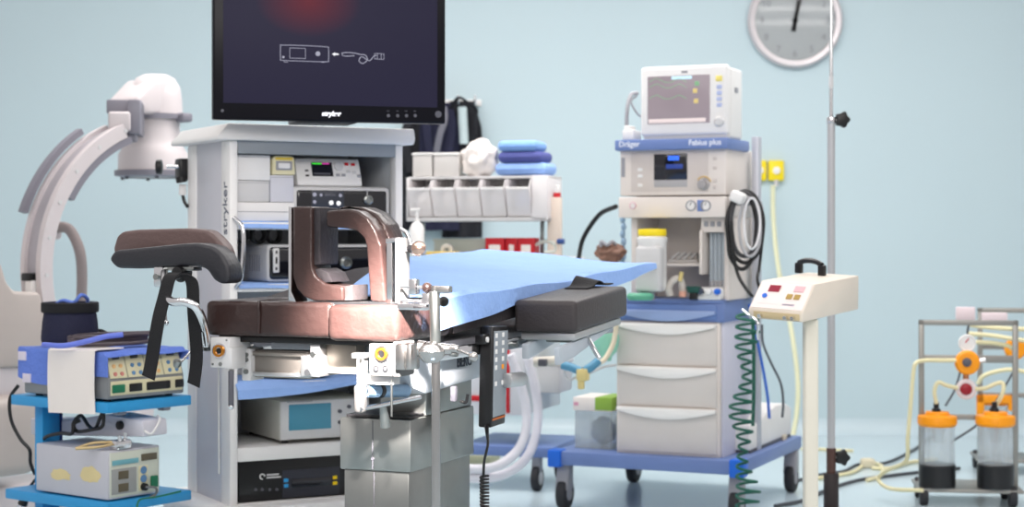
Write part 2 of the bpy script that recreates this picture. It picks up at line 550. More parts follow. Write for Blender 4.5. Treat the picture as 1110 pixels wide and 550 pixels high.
x0, x1, z0, z1 = B.rect(383, 394, 417, 449, -.014); b.box(x0, x1, -.018, .012, z0, z1, CLG, .01, 3)
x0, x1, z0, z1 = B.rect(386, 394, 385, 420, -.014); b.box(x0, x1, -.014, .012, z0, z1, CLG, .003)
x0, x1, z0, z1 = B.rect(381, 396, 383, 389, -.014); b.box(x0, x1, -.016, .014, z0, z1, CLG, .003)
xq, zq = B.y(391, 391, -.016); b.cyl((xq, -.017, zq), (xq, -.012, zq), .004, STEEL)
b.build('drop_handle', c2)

c3 = thing('slide_clamp', 'small steel slide clamp with screw in the middle under the brown seat', 'clamp', B, B.at(340, 402, 4.1))
b = MB(); x0, x1, z0, z1 = B.rect(331, 352, 385, 408, .075); b.box(x0, x1, .05, .15, z0, z1, ALU, .003)
x0, x1, z0, z1 = B.rect(338, 349, 373, 388, .07); b.box(x0, x1, .06, .15, z0, z1, ALU, .003); b.build('clamp_body', c3)
b = MB(); xq, zq = B.y(342, 384, .06); b.cyl((xq, .045, zq), (xq, .07, zq), .006, STEEL); b.build('clamp_screw', c3); b = MB(); xq, zq = B.y(334, 404, .04); b.cyl((xq, .035, zq), (xq, .055, zq), .008, CHROME); b.build('clamp_screw', c3)
b = MB(); x0, x1, z0, z1 = B.rect(351, 384, 374, 406, .08); b.box(x0, x1, .09, .14, z0, z1, mat('tan_grey_plate', (150, 142, 132), .45, .5), .003); b.build('end_plate', c3)

# ---------------------------------------------------------------- blue drape over the back section
def dr(u, v):
    y = .17 + u * 1.80
    xn = -.0 - .14 * u * (1 - u) * 4 * .35 - .03 * u
    xe = .0 if u < .3 else -.02
    e = min(1, u / .35)
    lo = .022 * (1 - v) ** 6 * 0
    xnear = .014
    xfar = -.285 - .28 * min(1, max(0, (y - .2) / .95))
    vh = .10
    x = .018 if v < vh else .014 + (v - vh) / (1 - vh) * (xfar - .014)
    z = surf(min(0, x), max(y, .31)) + .014
    z += .0045 * math.sin(9 * u + 4 * v) * math.sin(7 * v + 1) + .003 * math.sin(23 * u - 9 * v)
    hang = .085 - .035 * min(1, u / .32) - .03 * max(0, (u - .86) / .14) + .003 * math.sin(11 * u)
    if v < vh: z -= hang * (1 - v / vh); x += .003 * math.sin(14 * u) * (1 - v / vh)
    if u < .09 and v > .1 and False:
        z = max(z, .948 + .004 * math.sin(12 * v))
    if u > .93: z -= .05 * (u - .93) / .07 * (.3 + .7 * math.sin(5 * v) ** 2) * (0 if v < .12 else 1)
    return x, y, z
b = MB(); b.sheet(dr, 60, 34, .003, CLOTHBLUE)
b.thing('surgical_drape', 'light blue disposable drape spread over the operating table', 'drape', B, (-.27, 1.0, .95))

# ---------------------------------------------------------------- arm board
xb0 = .035
ab = thing('arm_board', 'charcoal padded arm board fixed beside the draped tabletop', 'arm board', B, (.12, .9, .80))
zp0, zp1 = B.y(625, 362, .68)[1], B.y(622, 328, .68)[1]
xr = B.y(625, 345, .68)[0]; xlft = B.y(557, 345, .68)[0]; yr = B.x(681, 330, xr)[0]
TILT = Matrix.Translation((0, .68, zp0)) @ Matrix.Rotation(R(3.6), 4, 'X') @ Matrix.Translation((0, -.68, -zp0))
b = MB(); b.box(xlft, xr, .68, yr, zp0, zp1 + .004, DARKPAD, .014, 3); b.xf(TILT); pad = b.build('pad', ab)
b = MB(); b.sheet(lambda u, v: (xlft + .03 + .07 * v + .02 * u, yr - .12 + .17 * u, zp1 + (.006) + .030 * math.exp(-((u - .45) / .18) ** 2) * (1 - .5 * v)), 14, 4, .004, SOFTBLACK); b.xf(TILT); b.build('strap', pad, 'black strap with a raised fold')
b = MB()
b.box(xlft + .012, xr - .012, .70, yr - .03, zp0 - .022, zp0 - .001, ALU, .004)
b.prism([(.66, zp0 - .028), (.66, zp0 - .07), (.76, zp0 - .062), (yr - .03, zp0 - .024)], xlft + .03, xlft + .05, mat('blue_grey_housing', (176, 184, 192), .4), 'yz', .003)
b.prism([(.60, zp0 - .028), (.60, zp0 - .075), (.72, zp0 - .068), (yr - .06, zp0 - .024)], xr - .035, xr - .02, mat('blue_grey_housing', (176, 184, 192), .4), 'yz', .003)
b.cyl((.024, .80, .806), (xr - .03, .80, .806), .010, STEEL)
b.xf(TILT); b.build('mounting_bracket', ab, 'aluminium bracket below the pad')
b = MB(); pa, pb_ = B.at(634, 362, 4.72), B.at(650, 389, 4.66); b.cyl(pa, pb_, .007, CHROME, bev=.002); b.build('locking_lever', ab)
b = MB(); p0, p1 = B.at(553, 413, 4.45), B.at(563, 412, 4.5); kx = B.at(566, 412, 4.52); b.cyl(B.at(548, 413, 4.42), B.at(566, 411, 4.50), .019, ALU, seg=24, bev=.003); b.build('pivot', ab)

# ---------------------------------------------------------------- hand control
hc = thing('hand_control', 'black table hand control with pale keypad hanging from the side rail', 'remote control', B, B.at(532, 466, 4.3))
hy0 = B.x(518, 410, .06)[0]
def hb(px, py, x=.062): return B.x(px, py, x)
b = MB()
bx = .062
bot = hb(533, 466, bx); top = hb(541, 353, bx)
yk0, yk1 = hb(533, 400, bx)[0], hb(549, 400, bx)[0]
tilt = .012
b.prism([(yk0 - .002, bot[1] + .004), (yk1 - .006, bot[1] + .006), (yk1 + .014, top[1] - .004), (yk0 + .010, top[1])], .024, bx, BLACK, 'yz', .006)
hbdy = b.build('handset_body', hc)
b = MB()
b.prism([(yk0 + .006, bot[1] + .03), (yk1 - .010, bot[1] + .032), (yk1 + .008, top[1] - .016), (yk0 + .016, top[1] - .013)], bx - .001, bx + .0015, mat('keypad_silver', (140, 147, 154), .45), 'yz', .0006)
b.prism([(yk0 + .004, bot[1] + .022), (yk1 - .012, bot[1] + .024), (yk1 - .010, bot[1] + .029), (yk0 + .005, bot[1] + .027)], bx - .001, bx + .0012, mat('amber_strip', (190, 100, 40), .5), 'yz', 0)
kp = b.build('keypad', hc, 'silver keypad')
H = top[1] - bot[1]
for r in range(7):
    for c in range(2):
        f = .30 + r * .078
        if r in (1,): continue
        yk = yk0 + .013 + .011 * f + c * (yk1 - yk0 - .018) * .55
        zk = bot[1] + f * H + .03
        b = MB(); b.box(bx + .0005, bx + .003, yk, yk + .014, zk, zk + .012, WHITE if not (r == 2 and c == 1) else ORANGE, .0015); b.build('key', kp)
b = MB()
top_c = Vector((.045, yk0 + .014, bot[1] + .004))
pts = [Vector((.045, yk0 + .006, bot[1] + .006)), B.at(529, 480, 4.26), B.at(525, 500, 4.26), B.at(524, 516, 4.26)]
b.tube(pts, .0035, BLACK, 8)
b.cyl(pts[0] + Vector((0, 0, .004)), pts[1] + (pts[0] - pts[1]) * .2, .006, BLACK, r1=.0035)
c0, c1_ = B.at(525, 516, 4.26), B.at(526, 640, 4.26)
hel = []
for i in range(34 * 10):
    a = i * 2 * math.pi / 10; f = i / (34 * 10)
    p = c0 + (c1_ - c0) * f; hel.append(p + Vector((.010 * math.cos(a), .010 * math.sin(a), 0)))
b.tube(hel, .0032, BLACK, 6, 1)
b.build('coiled_cord', hc)
b = MB(); px_, pz_ = hb(521, 368, .03); b.box(.026, .052, px_ - .03, px_ + .02, pz_ - .012, pz_ + .014, BLACK, .004); b.cyl((.052, px_ - .012, pz_), (.056, px_ - .012, pz_), .007, WHITE); b.build('hanger', hc)

# ---------------------------------------------------------------- right hand clamp tower with vertical rod
CHR = mat('dull_chrome', (178, 176, 174), .22, 1.)
rc = thing('rod_clamp', 'chrome rail clamp with ball-ended levers holding a tall vertical rod', 'clamp', B, B.at(472, 400, 3.98))
D = 3.96
b = MB(); b.cyl(B.at(472, 310, D), B.at(473, 640, D), .0105, CHR, seg=20); b.cyl(B.at(471, 316, D), B.at(472, 372, D), .0125, STEEL, seg=20, bev=.002); b.build('rod', rc, 'long chrome rod')
b = MB()
p = B.at(472, 378, D)
b.lathe([(0, -.028), (.018, -.026), (.03, -.012), (.034, 0), (.028, .014), (.014, .022), (0, .024)], p + Vector((-.008, -.006, -.006)), CHR, (0, 0, 1), 20)
b.cyl(B.at(452, 378, D), B.at(490, 379, D), .020, CHR, r1=.012, bev=.003)
b.cyl(B.at(488, 378, D), B.at(497, 379, D - .01), .012, CHR, r1=.009, bev=.002)
b.box(p.x - .022, p.x + .01, p.y - .03, p.y + .02, p.z - .025, p.z - .012, mat('actuator_blue', (120, 152, 182), .4), .004)
b.build('clamp_body', rc)
b = MB(); b.cyl(B.at(495, 379, D - .01), B.at(512, 386, D - .03), .003, CHR); b.sphere(B.at(513, 387, D - .03), .0115, CHR); b.build('lever', rc, 'thin lever with chrome ball')
b = MB()
for px, r in ((437, .012), (446, .009)):
    b.box(*(lambda q: (q.x - r, q.x + r, q.y - .02, q.y + .03, q.z - .05, q.z + .012))(B.at(px, 378, 3.99)), CHR, .005)
b.build('rail_jaw', rc)
b = MB()
q = B.at(475, 313, D); b.box(q.x - .013, q.x + .032, q.y - .012, q.y + .012, q.z - .010, q.z + .006, CHR, .003); b.build('top_hook', rc)

# ---------------------------------------------------------------- leg holder: two padded brackets on a steel plate
lh = thing('leg_holder', 'padded leg holder of two facing brown brackets standing on the seat cushion', 'leg holder', B, B.at(375, 327, 4.12))
ly = .04
def PL(pts, y=ly): return [B.y(a, c, y) for a, c in pts]
b = MB()
b.prism(PL([(314, 327.5), (314, 331), (432, 336), (432, 327.5)]), ly - .002, ly + .12, CHROME, bev=.001)
b.build('base_plate', lh)
b = MB(); b.prism(PL([(313.5, 224), (313.5, 328), (322, 328), (316.5, 316), (316.5, 224)]), ly - .004, ly + .11, CHROME, bev=.0006); b.build('bracket', lh)
b = MB()
b.prism(PL([(317, 224), (317, 300), (321, 313), (329, 322), (340, 326.5), (372, 326.5), (372, 311), (352, 308), (342, 300), (338, 290), (338, 224)]), ly, ly + .10, LEATHER, bev=.006, seg=3)
lp = b.build('side_pad', lh, 'brown U-shaped pad, left one')
b = MB(); b.prism(PL([(338.6, 225), (338.6, 288), (347.5, 287), (347.5, 225)], ly + .012), ly + .012, ly + .105, mat('dark_foam', (44, 40, 44), .7, bump=.2), bev=.003); b.build('foam_face', lp)
b = MB(); b.prism(PL([(342, 292), (343, 301), (351, 307), (363, 306), (358, 296), (349, 291)], ly + .02), ly + .01, ly + .10, mat('dark_foam', (44, 40, 44), .7, bump=.2), bev=.003); b.prism(PL([(371, 326), (371, 311), (383, 309), (383, 326)], ly + .015), ly + .01, ly + .095, DARKPAD, bev=.003); b.build('strap_pad', lp)
b = MB()
b.prism(PL([(353.5, 229), (353.5, 246), (374, 247.5), (386, 250), (394, 258), (397, 268), (401, 327), (418, 327), (413, 266), (407, 250), (399, 237), (388, 229), (377, 226.5)]), ly, ly + .055, LEATHER, bev=.006, seg=3)
rp = b.build('side_pad', lh, 'brown hook-shaped pad, right one')
b = MB()
b.prism(PL([(362, 227.5), (378, 226), (389, 228.5), (400, 236.5), (408, 249), (414, 265), (419, 327), (426, 327), (424, 262), (417, 243), (406, 231), (391, 224.5), (372, 224)], ly + .05), ly + .05, ly + .13, LEATHER, bev=.005, seg=3)
b.build('side_pad', lh)
b = MB(); b.prism(PL([(419, 262), (419, 329), (425, 329), (425, 264)], ly - .004), ly - .004, ly + .04, CHROME, bev=.001)
b.prism(PL([(428, 258), (428, 329), (436.5, 329), (436.5, 258)], ly - .01), ly - .01, ly + .03, CLG, bev=.002); b.prism(PL([(418, 259), (418, 264), (437, 262), (437, 257)], ly - .005), ly - .005, ly + .03, CHROME, bev=.001)
b.build('bracket', lh, 'bright vertical bracket bars')
b = MB()
a0, a1 = B.at(436, 271, 4.05), B.at(447, 270, 4.03); b.cyl(a0, a1, .006, CHROME)
b.cyl(B.at(444, 270, 4.03), B.at(450, 270, 4.02), .010, BLACK); b.cyl(B.at(449, 270, 4.02), B.at(458, 270, 4.01), .018, CHROME, bev=.004); b.lathe([(0, 0), (.012, .002), (.017, .01), (.017, .02), (.01, .028), (0, .03)], B.at(455, 270, 4.02), mat('copper_tint_chrome', (206, 176, 160), .2, 1.), (.3, -1, .1))
b.tube([B.at(434, 248, 4.07), B.at(441, 253, 4.06), B.at(445, 263, 4.04), B.at(446, 272, 4.03)], .0045, CHROME, 10)
b.build('clamp_knob', lh)
for (py, l, bx_) in ((311, 22, 463), (326, 40, 481)):
    b = MB(); a0, a1 = B.at(434, py, 4.02), B.at(bx_, py + 1, 4.0); b.cyl(a0, a1, .0045, CHROME)
    hub = B.at(449 if py < 320 else 463, py, 4.01); b.box(hub.x - .010, hub.x + .010, hub.y - .012, hub.y + .012, hub.z - .018, hub.z + .018, CHROME, .004)
    b.sphere(a1, .0125, mat('brown_ball', (26, 17, 16), .25, coat=.5) if py < 320 else BLACK); b.build('ball_lever', lh)
b = MB(); q = B.at(455, 331, 4.0); b.box(q.x - .05, q.x + .025, q.y - .02, q.y + .02, q.z - .012, q.z + .004, CHROME, .004); b.box(q.x - .005, q.x + .014, q.y - .026, q.y - .01, q.z - .006, q.z - .001, BLACK, .001); b.build('clamp_arm', lh)

# ---------------------------------------------------------------- knee crutch
kc = thing('knee_crutch', 'dark padded knee crutch on a chrome arm left of the brown seat', 'leg support', B, B.at(205, 345, 4.25))
ky = .02
def KP(pts, y): return [B.y(a, c, y) for a, c in pts]
b = MB()
b.prism(KP([(118, 279), (119, 284), (126, 291), (150, 291.5), (200, 289), (216, 289), (224, 293), (231, 304), (239, 308.5), (247, 307), (249, 300), (247, 288), (240, 275), (230, 267), (214, 263.5), (200, 264), (140, 270), (124, 271.5)], ky), ky, ky + .07, mat('black_vinyl', (40, 40, 45), .42, bump=.1, bscale=100), bev=.010, seg=3)
b.build('near_shell', kc, 'black vinyl rim')
b = MB()
b.prism(KP([(124, 269), (125, 276), (128, 281), (215, 276), (232, 283), (240, 300), (246, 298), (247, 276), (243, 266), (234, 256), (226, 249.5), (205, 247.5), (150, 249), (134, 251), (128, 256)], ky + .08), ky + .072, ky + .125, mat('brown_vinyl', (92, 74, 72), .42, bump=.12, bscale=80), bev=.010, seg=3)
b.build('far_shell', kc, 'brown vinyl lining')
b = MB()
q = B.at(196, 291, 4.28); b.box(q.x - .05, q.x + .05, q.y - .02, q.y + .02, q.z - .006, q.z + .004, STEEL, .002)
q = B.at(173, 298, 4.28); b.box(q.x - .012, q.x + .016, q.y - .01, q.y + .01, q.z - .03, q.z + .02, CHROME, .004); b.cyl(q + Vector((0, -.018, -.005)), q + Vector((0, -.008, -.005)), .008, STEEL)
q = B.at(196, 296, 4.26); b.cyl(q + Vector((0, -.02, .0)), q + Vector((0, .03, .0)), .016, BLACK, bev=.003); b.sphere(q + Vector((0, 0, -.008)), .016, BLACK)
b.build('ball_joint', kc)
b = MB(); b.tube([B.at(178, 296, 4.27), B.at(179, 316, 4.2), B.at(186, 327, 4.13), B.at(200, 327.5, 4.11), B.at(211, 332, 4.11), B.at(218, 343, 4.13), B.at(222, 358, 4.17), B.at(224, 374, 4.2)], .0105, CHROME, 14); b.build('support_arm', kc, 'bent chrome arm')
b = MB(); b.cyl(B.at(193, 396, 4.18), B.at(209, 379, 4.22), .0035, CHROME); b.lathe([(0, 0), (.008, .002), (.011, .012), (.008, .02), (0, .022)], B.at(191, 398, 4.18), STEEL, (.3, -.2, .5)); b.build('locking_screw', kc)
b = MB(); b.cyl(B.at(179, 328, 4.18), B.at(180, 349, 4.18), .003, CHROME); b.sphere(B.at(180, 350, 4.18), .007, CHROME); b.build('hanging_pin', kc)

def strap(pts, w, name, label):
    """hanging webbing with real thickness; pts are points down its middle"""
    P = smooth_path(pts, 6)
    def fn(u, v):
        i = u * (len(P) - 1); k = min(int(i), len(P) - 2); p = P[k].lerp(P[k + 1], i - k)
        return p + Vector((w * (v - .5), .006 * math.sin(9 * u), -.006 * (v - .5) * 2 * (u > .97)))
    b = MB(); b.sheet(fn, 26, 2, .0035, SOFTBLACK)
    return b.thing(name, label, 'strap', B, P[0], 'straps of the knee crutch')
strap([B.at(190, 296, 4.17), B.at(182, 302, 4.15), B.at(178, 325, 4.15), B.at(172, 352, 4.14), B.at(165, 380, 4.14), B.at(160, 410, 4.14)], .036, 'webbing_strap', 'black webbing strap hanging slanted in front of the electrosurgical unit')
strap([B.at(197, 297, 4.18), B.at(206, 305, 4.17), B.at(210, 325, 4.17), B.at(212, 352, 4.17), B.at(212, 385, 4.17), B.at(209, 418, 4.17)], .034, 'webbing_strap', 'black webbing strap hanging straight next to the pale equipment tower')
# ================================================================ equipment tower
T = Fr(249, 5.5, 29)
tw = thing('equipment_tower', 'white endoscopy equipment tower on the left with open shelves and lettered side column', 'equipment cart', T, (.31, .25, 0))
xr = T.y(437, 200)[0]                         # right outer edge
dp = T.x(203, 300, 0)[0]                      # depth
def TZ(py): return T.y(250, py, 0)[1]         # height at the front left edge
z_slab1, z_slab0 = TZ(134), TZ(152)
INNER = mat('tower_inner_grey', (196, 200, 204), .5)
b = MB()                                       # top slab with chamfered left side
b.prism([(-.05, z_slab0), (-.05, z_slab0 + .012), (-.012, z_slab1), (xr + .03, z_slab1), (xr + .035, z_slab0 + .02), (xr + .03, z_slab0)], -.025, dp + .03, WHITE, bev=.005)
b.build('top_slab', tw)
cw = T.y(268, 200, 0)[0]
b = MB()
b.box(0, .028, 0, .085, .22, z_slab0, WHITE, .006); b.box(0, .028, dp - .09, dp, .22, z_slab0, WHITE, .006)
b.box(.004, .02, .085, dp - .09, .22, z_slab0 - .0, mat('side_panel_silver', (200, 200, 207), .4, .2), .001)
lc = b.build('side_column', tw, 'lettered left column')
b = MB(); zc = TZ(226)
b.text('stryker', .060, (-.0006, .042, zc), mat('column_lettering', (96, 100, 114), .5), (0, 0, 1), (0, 1, 0)); b.build('lettering', lc)
b = MB(); b.box(xr - .028, xr, 0, .05, .22, z_slab0, WHITE, .006); b.box(xr - .022, xr - .006, .05, dp, .22, z_slab0, INNER, .003); b.build('side_column', tw)
b = MB(); b.box(.02, xr - .02, dp - .015, dp - .002, .22, z_slab0, INNER, .002)
b.box(.03, xr - .03, dp - .05, dp - .015, TZ(185), TZ(170), DGREY, .002); b.build('back_panel', tw)
b = MB(); b.box(.028, xr - .028, .0, .04, TZ(166), z_slab0, mat('tower_header_grey', (140, 146, 152), .5), .002); b.build('header_rail', tw)
SH = {'a': (TZ(241), TZ(249)), 'b': (TZ(309), TZ(317)), 'c': (TZ(417), TZ(424)), 'd': (TZ(487), TZ(502)), 'e': (TZ(548), TZ(558))}
for k in SH:
    z1, z0 = SH[k]
    b = MB(); b.box(.027, xr - .027, .0, dp - .016, z0, z1, WHITE, .003)
    b.build('shelf', tw)
b = MB(); b.prism([(-.07, .20), (-.04, .225), (xr + .04, .225), (xr + .06, .20), (xr + .06, .12), (-.07, .12)], -.06, dp + .06, WHITE, bev=.012); b.build('base', tw)
for x in (0, xr):
    for y in (0, dp):
        b = MB(); b.cyl((x - .018, y, .05), (x + .018, y, .05), .05, RUBBER, bev=.006); b.box(x - .024, x + .024, y - .02, y + .02, .06, .12, GREY, .004); b.build('caster', tw)
b = MB()                                       # handles on the side and right posts
for px in (253, ):
    b.tube([T.y(px, 236, -.002)[0:1] + (-.004, T.y(px, 236)[1]), (T.y(px + 6, 238)[0], -.03, T.y(px, 246)[1]), (T.y(px + 7, 262)[0], -.036, T.y(px, 266)[1]), (T.y(px + 5, 306)[0], -.03, T.y(px, 300)[1]), (T.y(px + 2, 312)[0], -.004, T.y(px, 312)[1])], .007, CHROME, 10)
b.build('handle', tw, 'chrome bow handle')
b = MB()                                       # bracket on the left, behind
q = T.at(198, 183, 5.9)
b.box(q.x - .02, q.x + .03, q.y - .03, q.y + .03, q.z - .04, q.z + .035, BLACK, .008); b.cyl(T.at(181, 181, 5.88), T.at(194, 181, 5.88), .006, CHROME); b.cyl(T.at(169.5, 181, 5.87), T.at(175.5, 181, 5.87), .026, BLACK, bev=.004); b.cyl(T.at(196, 192, 5.88), T.at(197, 198, 5.88), .018, BLACK)
b.build('clamp_bracket', tw, 'black bracket with star knob')
b = MB(); b.cyl(T.at(198, 200, 5.9), T.at(198, 212, 5.9), .013, WHITE, bev=.003); b.tube([T.at(198, 211, 5.9), T.at(200, 219, 5.88), T.at(203, 224, 5.85)], .006, BLACK); b.build('hook', tw)

# ---------------------------------------------------------------- flat monitor on top
V = Fr(355, 5.45, 17)
tv = thing('flat_monitor', 'big black flat monitor showing a dim camera plug diagram above the tower', 'monitor', V, (0, .06, z_slab1))
x0, x1, z0, z1 = V.rect(231, 483, -40, 129, 0)
zb = V.y(355, 131.8)[1]; zt = zb + .50
b = MB(); b.box(x0, x1, 0, .045, zb, zt, mat('gloss_black_bezel', (10, 9, 17), .3, spec=.2), .006, 3); b.box(x0 + .15, x1 - .15, .04, .085, zb + .1, zt - .1, BLACK, .01); hs = b.build('housing', tv)
sx0, sx1 = V.y(242, 60)[0], V.y(474, 60)[0]; sz0 = V.y(355, 114)[1]; sz1 = zt - .022
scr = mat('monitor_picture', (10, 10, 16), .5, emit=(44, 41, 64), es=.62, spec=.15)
_nt = scr.node_tree; _b = _nt.nodes['Principled BSDF']                      # emission colour ramps from dim red near the top to dark blue
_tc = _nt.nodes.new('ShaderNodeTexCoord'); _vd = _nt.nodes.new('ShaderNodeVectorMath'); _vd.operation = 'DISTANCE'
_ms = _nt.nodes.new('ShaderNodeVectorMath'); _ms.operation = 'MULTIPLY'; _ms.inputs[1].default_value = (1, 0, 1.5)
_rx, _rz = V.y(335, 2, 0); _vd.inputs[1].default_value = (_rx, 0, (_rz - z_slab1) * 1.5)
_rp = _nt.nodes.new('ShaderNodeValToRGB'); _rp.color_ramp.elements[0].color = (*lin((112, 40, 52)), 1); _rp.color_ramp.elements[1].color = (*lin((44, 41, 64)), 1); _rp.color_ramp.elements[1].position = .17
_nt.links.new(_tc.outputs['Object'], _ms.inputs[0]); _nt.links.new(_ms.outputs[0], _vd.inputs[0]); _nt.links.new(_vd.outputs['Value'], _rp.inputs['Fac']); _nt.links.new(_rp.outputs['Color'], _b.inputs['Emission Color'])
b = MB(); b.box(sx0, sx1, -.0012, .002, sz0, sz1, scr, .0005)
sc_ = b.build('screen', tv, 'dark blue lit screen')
LINE = mat('screen_line', (30, 30, 40), .3, emit=(150, 150, 166), es=.9)
b = MB()
def L2(pts, r=.0012, closed=False): b.tube([(V.y(a, c)[0], -.0022, V.y(a, c)[1]) for a, c in pts], r, LINE, 6, 3, closed)
L2([(304, 50), (306, 49), (330, 49.5), (354, 51), (356, 53), (356, 65), (354, 67), (330, 66.5), (306, 65.5), (304, 64)], closed=True)
def seg(*p, r=.0009):
    for a, c in zip(p, p[1:]): L2([a, c], r)
seg((314, 52), (331, 52.6), (331, 63.6), (314, 63), (314, 52)); seg((308, 66), (308, 67.5), (312, 67.5)); seg((348, 67.5), (352, 67.8))
b.cyl((V.y(344.5, 58.3)[0], -.0028, V.y(344.5, 58.3)[1]), (V.y(344.5, 58.3)[0], -.001, V.y(344.5, 58.3)[1]), .0075, LINE); b.cyl((V.y(307, 62)[0], -.0028, V.y(307, 62)[1]), (V.y(307, 62)[0], -.001, V.y(307, 62)[1]), .004, LINE)
b.prism([V.y(360, 58.8), V.y(363, 56.8), V.y(363, 58), V.y(367, 58.2), V.y(367, 59.6), V.y(363, 59.6), V.y(363, 60.8)], -.0028, -.001, mat('screen_arrow', (30, 30, 40), .3, emit=(235, 235, 240), es=1.), 'xz')
L2([(370, 58), (375, 57), (383, 57.5), (390, 59), (396, 60), (398, 65), (393, 69), (389, 66), (392, 61.5), (400, 66), (405, 61), (408, 60)], .0014); L2([(372, 60.5), (376, 61), (384, 60.5)], .0014)
seg((406, 58), (416, 58.5), (416, 64.5), (406, 64), (406, 58)); seg((409, 58), (409, 64)); seg((413, 58), (413, 64)); seg((371, 57), (371, 61))
b.build('diagram', sc_, 'pale grey device diagram')
b = MB(); xq, zq = V.y(359, 123.5); b.text('stryker', .021, (xq, -.0012, zq), mat('lit_lettering', (220, 220, 228), .4, emit=(240, 240, 245), es=.9), shear=.15, bold=.0007); b.build('lettering', hs, 'white maker lettering')
for px in (421, 431, 440.5, 450):
    b = MB(); xq, zq = V.y(px, 125.5); b.cyl((xq, -.002, zq), (xq, .002, zq), .0055, DGREY, seg=14); b.box(xq - .005, xq + .003, -.0006, .001, zq + .014, zq + .016, DGREY, 0); b.build('button', hs)
b = MB(); xq, zq = V.y(475, 124); b.cyl((xq, -.002, zq), (xq, .002, zq), .011, DGREY, seg=20); b.build('power_button', hs)
b = MB(); xq, zq = V.y(241, 120); b.cyl((xq, -.001, zq), (xq, .001, zq), .005, DGREY, seg=12); b.build('sensor', hs)
b = MB(); b.box(-.10, .10, .02, .16, z_slab1, z_slab1 + .012, BLACK, .004); b.box(-.04, .04, .088, .12, z_slab1 + .01, zb + .3, BLACK, .006); b.build('stand', tv)

# ---------------------------------------------------------------- top shelf contents
za = SH['a'][0]
b = MB(); b.sheet(lambda u, v: (.03 + (xr - .06) * u, -.012 + .26 * v, za + .0025 - (.022 if v < .05 else 0) + .001 * math.sin(17 * u)), 24, 12, .003, CLOTHBLUE)
b.thing('shelf_cloth', 'blue cloth lining the upper shelf of the tower', 'cloth', T, (.3, .1, za))
zl = za + .004
def dev(name, label, cat, px0, px1, py0, py1, yf, depth, m, bev=.004, group=None, zbase=None, nm='casing'):
    x0, x1, z0, z1 = T.rect(px0, px1, py0, py1, yf)
    if zbase is not None: z0 = zbase
    t = thing(name, label, cat, T, ((x0 + x1) / 2, yf + depth / 2, z0), group)
    b = MB(); b.box(x0, x1, yf, yf + depth, z0, z1, m, bev)
    return t, b.build(nm, t), x0, x1, z0, z1
t, cs, x0, x1, z0, z1 = dev('storage_box', 'wide low white box under smaller boxes on the upper tower shelf', 'box', 256, 319, 219.5, 239, .03, .22, WHITE, zbase=zl)
b = MB(); b.box(x0 + .004, x1 - .004, .029, .034, (z0 + z1) / 2 - .001, (z0 + z1) / 2 + .001, GREY, 0); b.build('lid_seam', t)
zbx = z1 + .001
def carton(label, px0, px1, py0, py1, yf, depth, m, zb=None, mark=False):
    x0, x1, z0, z1 = T.rect(px0, px1, py0, py1, yf)
    if zb is not None: z0 = zb
    b = MB(); b.box(x0, x1, yf, yf + depth, z0, z1, m, .003)
    b.box(x0 + .003, x1 - .003, yf - .0006, yf + .001, z1 - .008, z1 - .0065, GREY, 0)
    if mark:
        b.tube([(x0 - .0005, yf + .06 + .028 * math.cos(a), z1 - .05 + .022 * math.sin(a)) for a in [k * .52 for k in range(12)]], .003, RED, 6, 2, True)
    b.thing('carton', label, 'box', T, ((x0 + x1) / 2, yf + depth / 2, z0), 'white cartons on the tower'); return z1
zc1 = carton('white carton under the one with a red ring mark, upper tower shelf', 257, 292, 196, 219, .035, .15, PALE, zbx)
zc2 = carton('narrow white carton below the yellow rimmed adapter, upper tower shelf', 293, 318.5, 190, 219, .035, .15, mat('carton_grey_white', (206, 206, 214), .6), zbx)
carton('white carton with a red ring on its side, topmost at tower left', 257, 293, 168, 196, .03, .16, WHITE, zc1 + .001, True)
x0, x1, z0, z1 = T.rect(294, 319, 169, 188, .04)
t = thing('adapter', 'small white adapter with yellow rim on the narrow carton', 'adapter', T, ((x0 + x1) / 2, .06, zc2))
b = MB(); b.prism([(x0, zc2 + .001), (x1, zc2 + .001), (x1 - .004, z1 - .004), (x1 - .02, z1), (x0 + .012, z1), (x0 + .002, z1 - .008)], .03, .09, mat('pale_yellow_casing', (222, 214, 176), .5), bev=.004); b.build('casing', t)
b = MB(); b.box(x0 + .02, x1 - .02, .024, .034, zc2 + .022, zc2 + .04, WHITE, .003); b.box(x0 + .012, x1 - .012, .027, .031, zc2 + .016, zc2 + .046, GREY, .002); b.build('socket', t)
b = MB(); b.box(x0 + .01, x1 - .01, .027, .032, z1 - .014, z1 - .006, mat('dull_yellow', (214, 184, 60), .5), .002); b.build('rim', t, 'yellow rim')

# camera control unit with black glass front
t, cs, x0, x1, z0, z1 = dev('camera_control_unit', 'black fronted camera control unit with rounded pale rim on the upper tower shelf', 'control unit', 316, 424, 202, 240, .035, .28, PALE, .018, None, zl)
GLASS = mat('black_glass_front', (18, 18, 24), .12, coat=.5)
b = MB(); b.box(x0 + .017, x1 - .017, .030, .05, z0 + .010, z1 - .014, GLASS, .012, 3); fp = b.build('front_panel', t, 'black glossy front')
q0, q1, r0, r1 = T.rect(338, 373, 207, 227, .029); b = MB(); b.box(q0, q1, .0285, .032, r0, r1, mat('touch_display', (34, 36, 44), .25, emit=(38, 42, 50), es=.6), .002)
for px, py, rr, m in ((341, 211, .007, LINE), (348, 211.5, .005, LINE), (369, 212, .006, LINE), (359, 220, .008, mat('screen_arrow', (30, 30, 40), .3, emit=(235, 235, 240), es=1.)), (367, 220.5, .008, mat('screen_arrow', (30, 30, 40), .3)), (341, 219, .006, LINE)):
    xq, zq = T.y(px, py, .0285); b.cyl((xq, .0275, zq), (xq, .0295, zq), rr, m, seg=12)
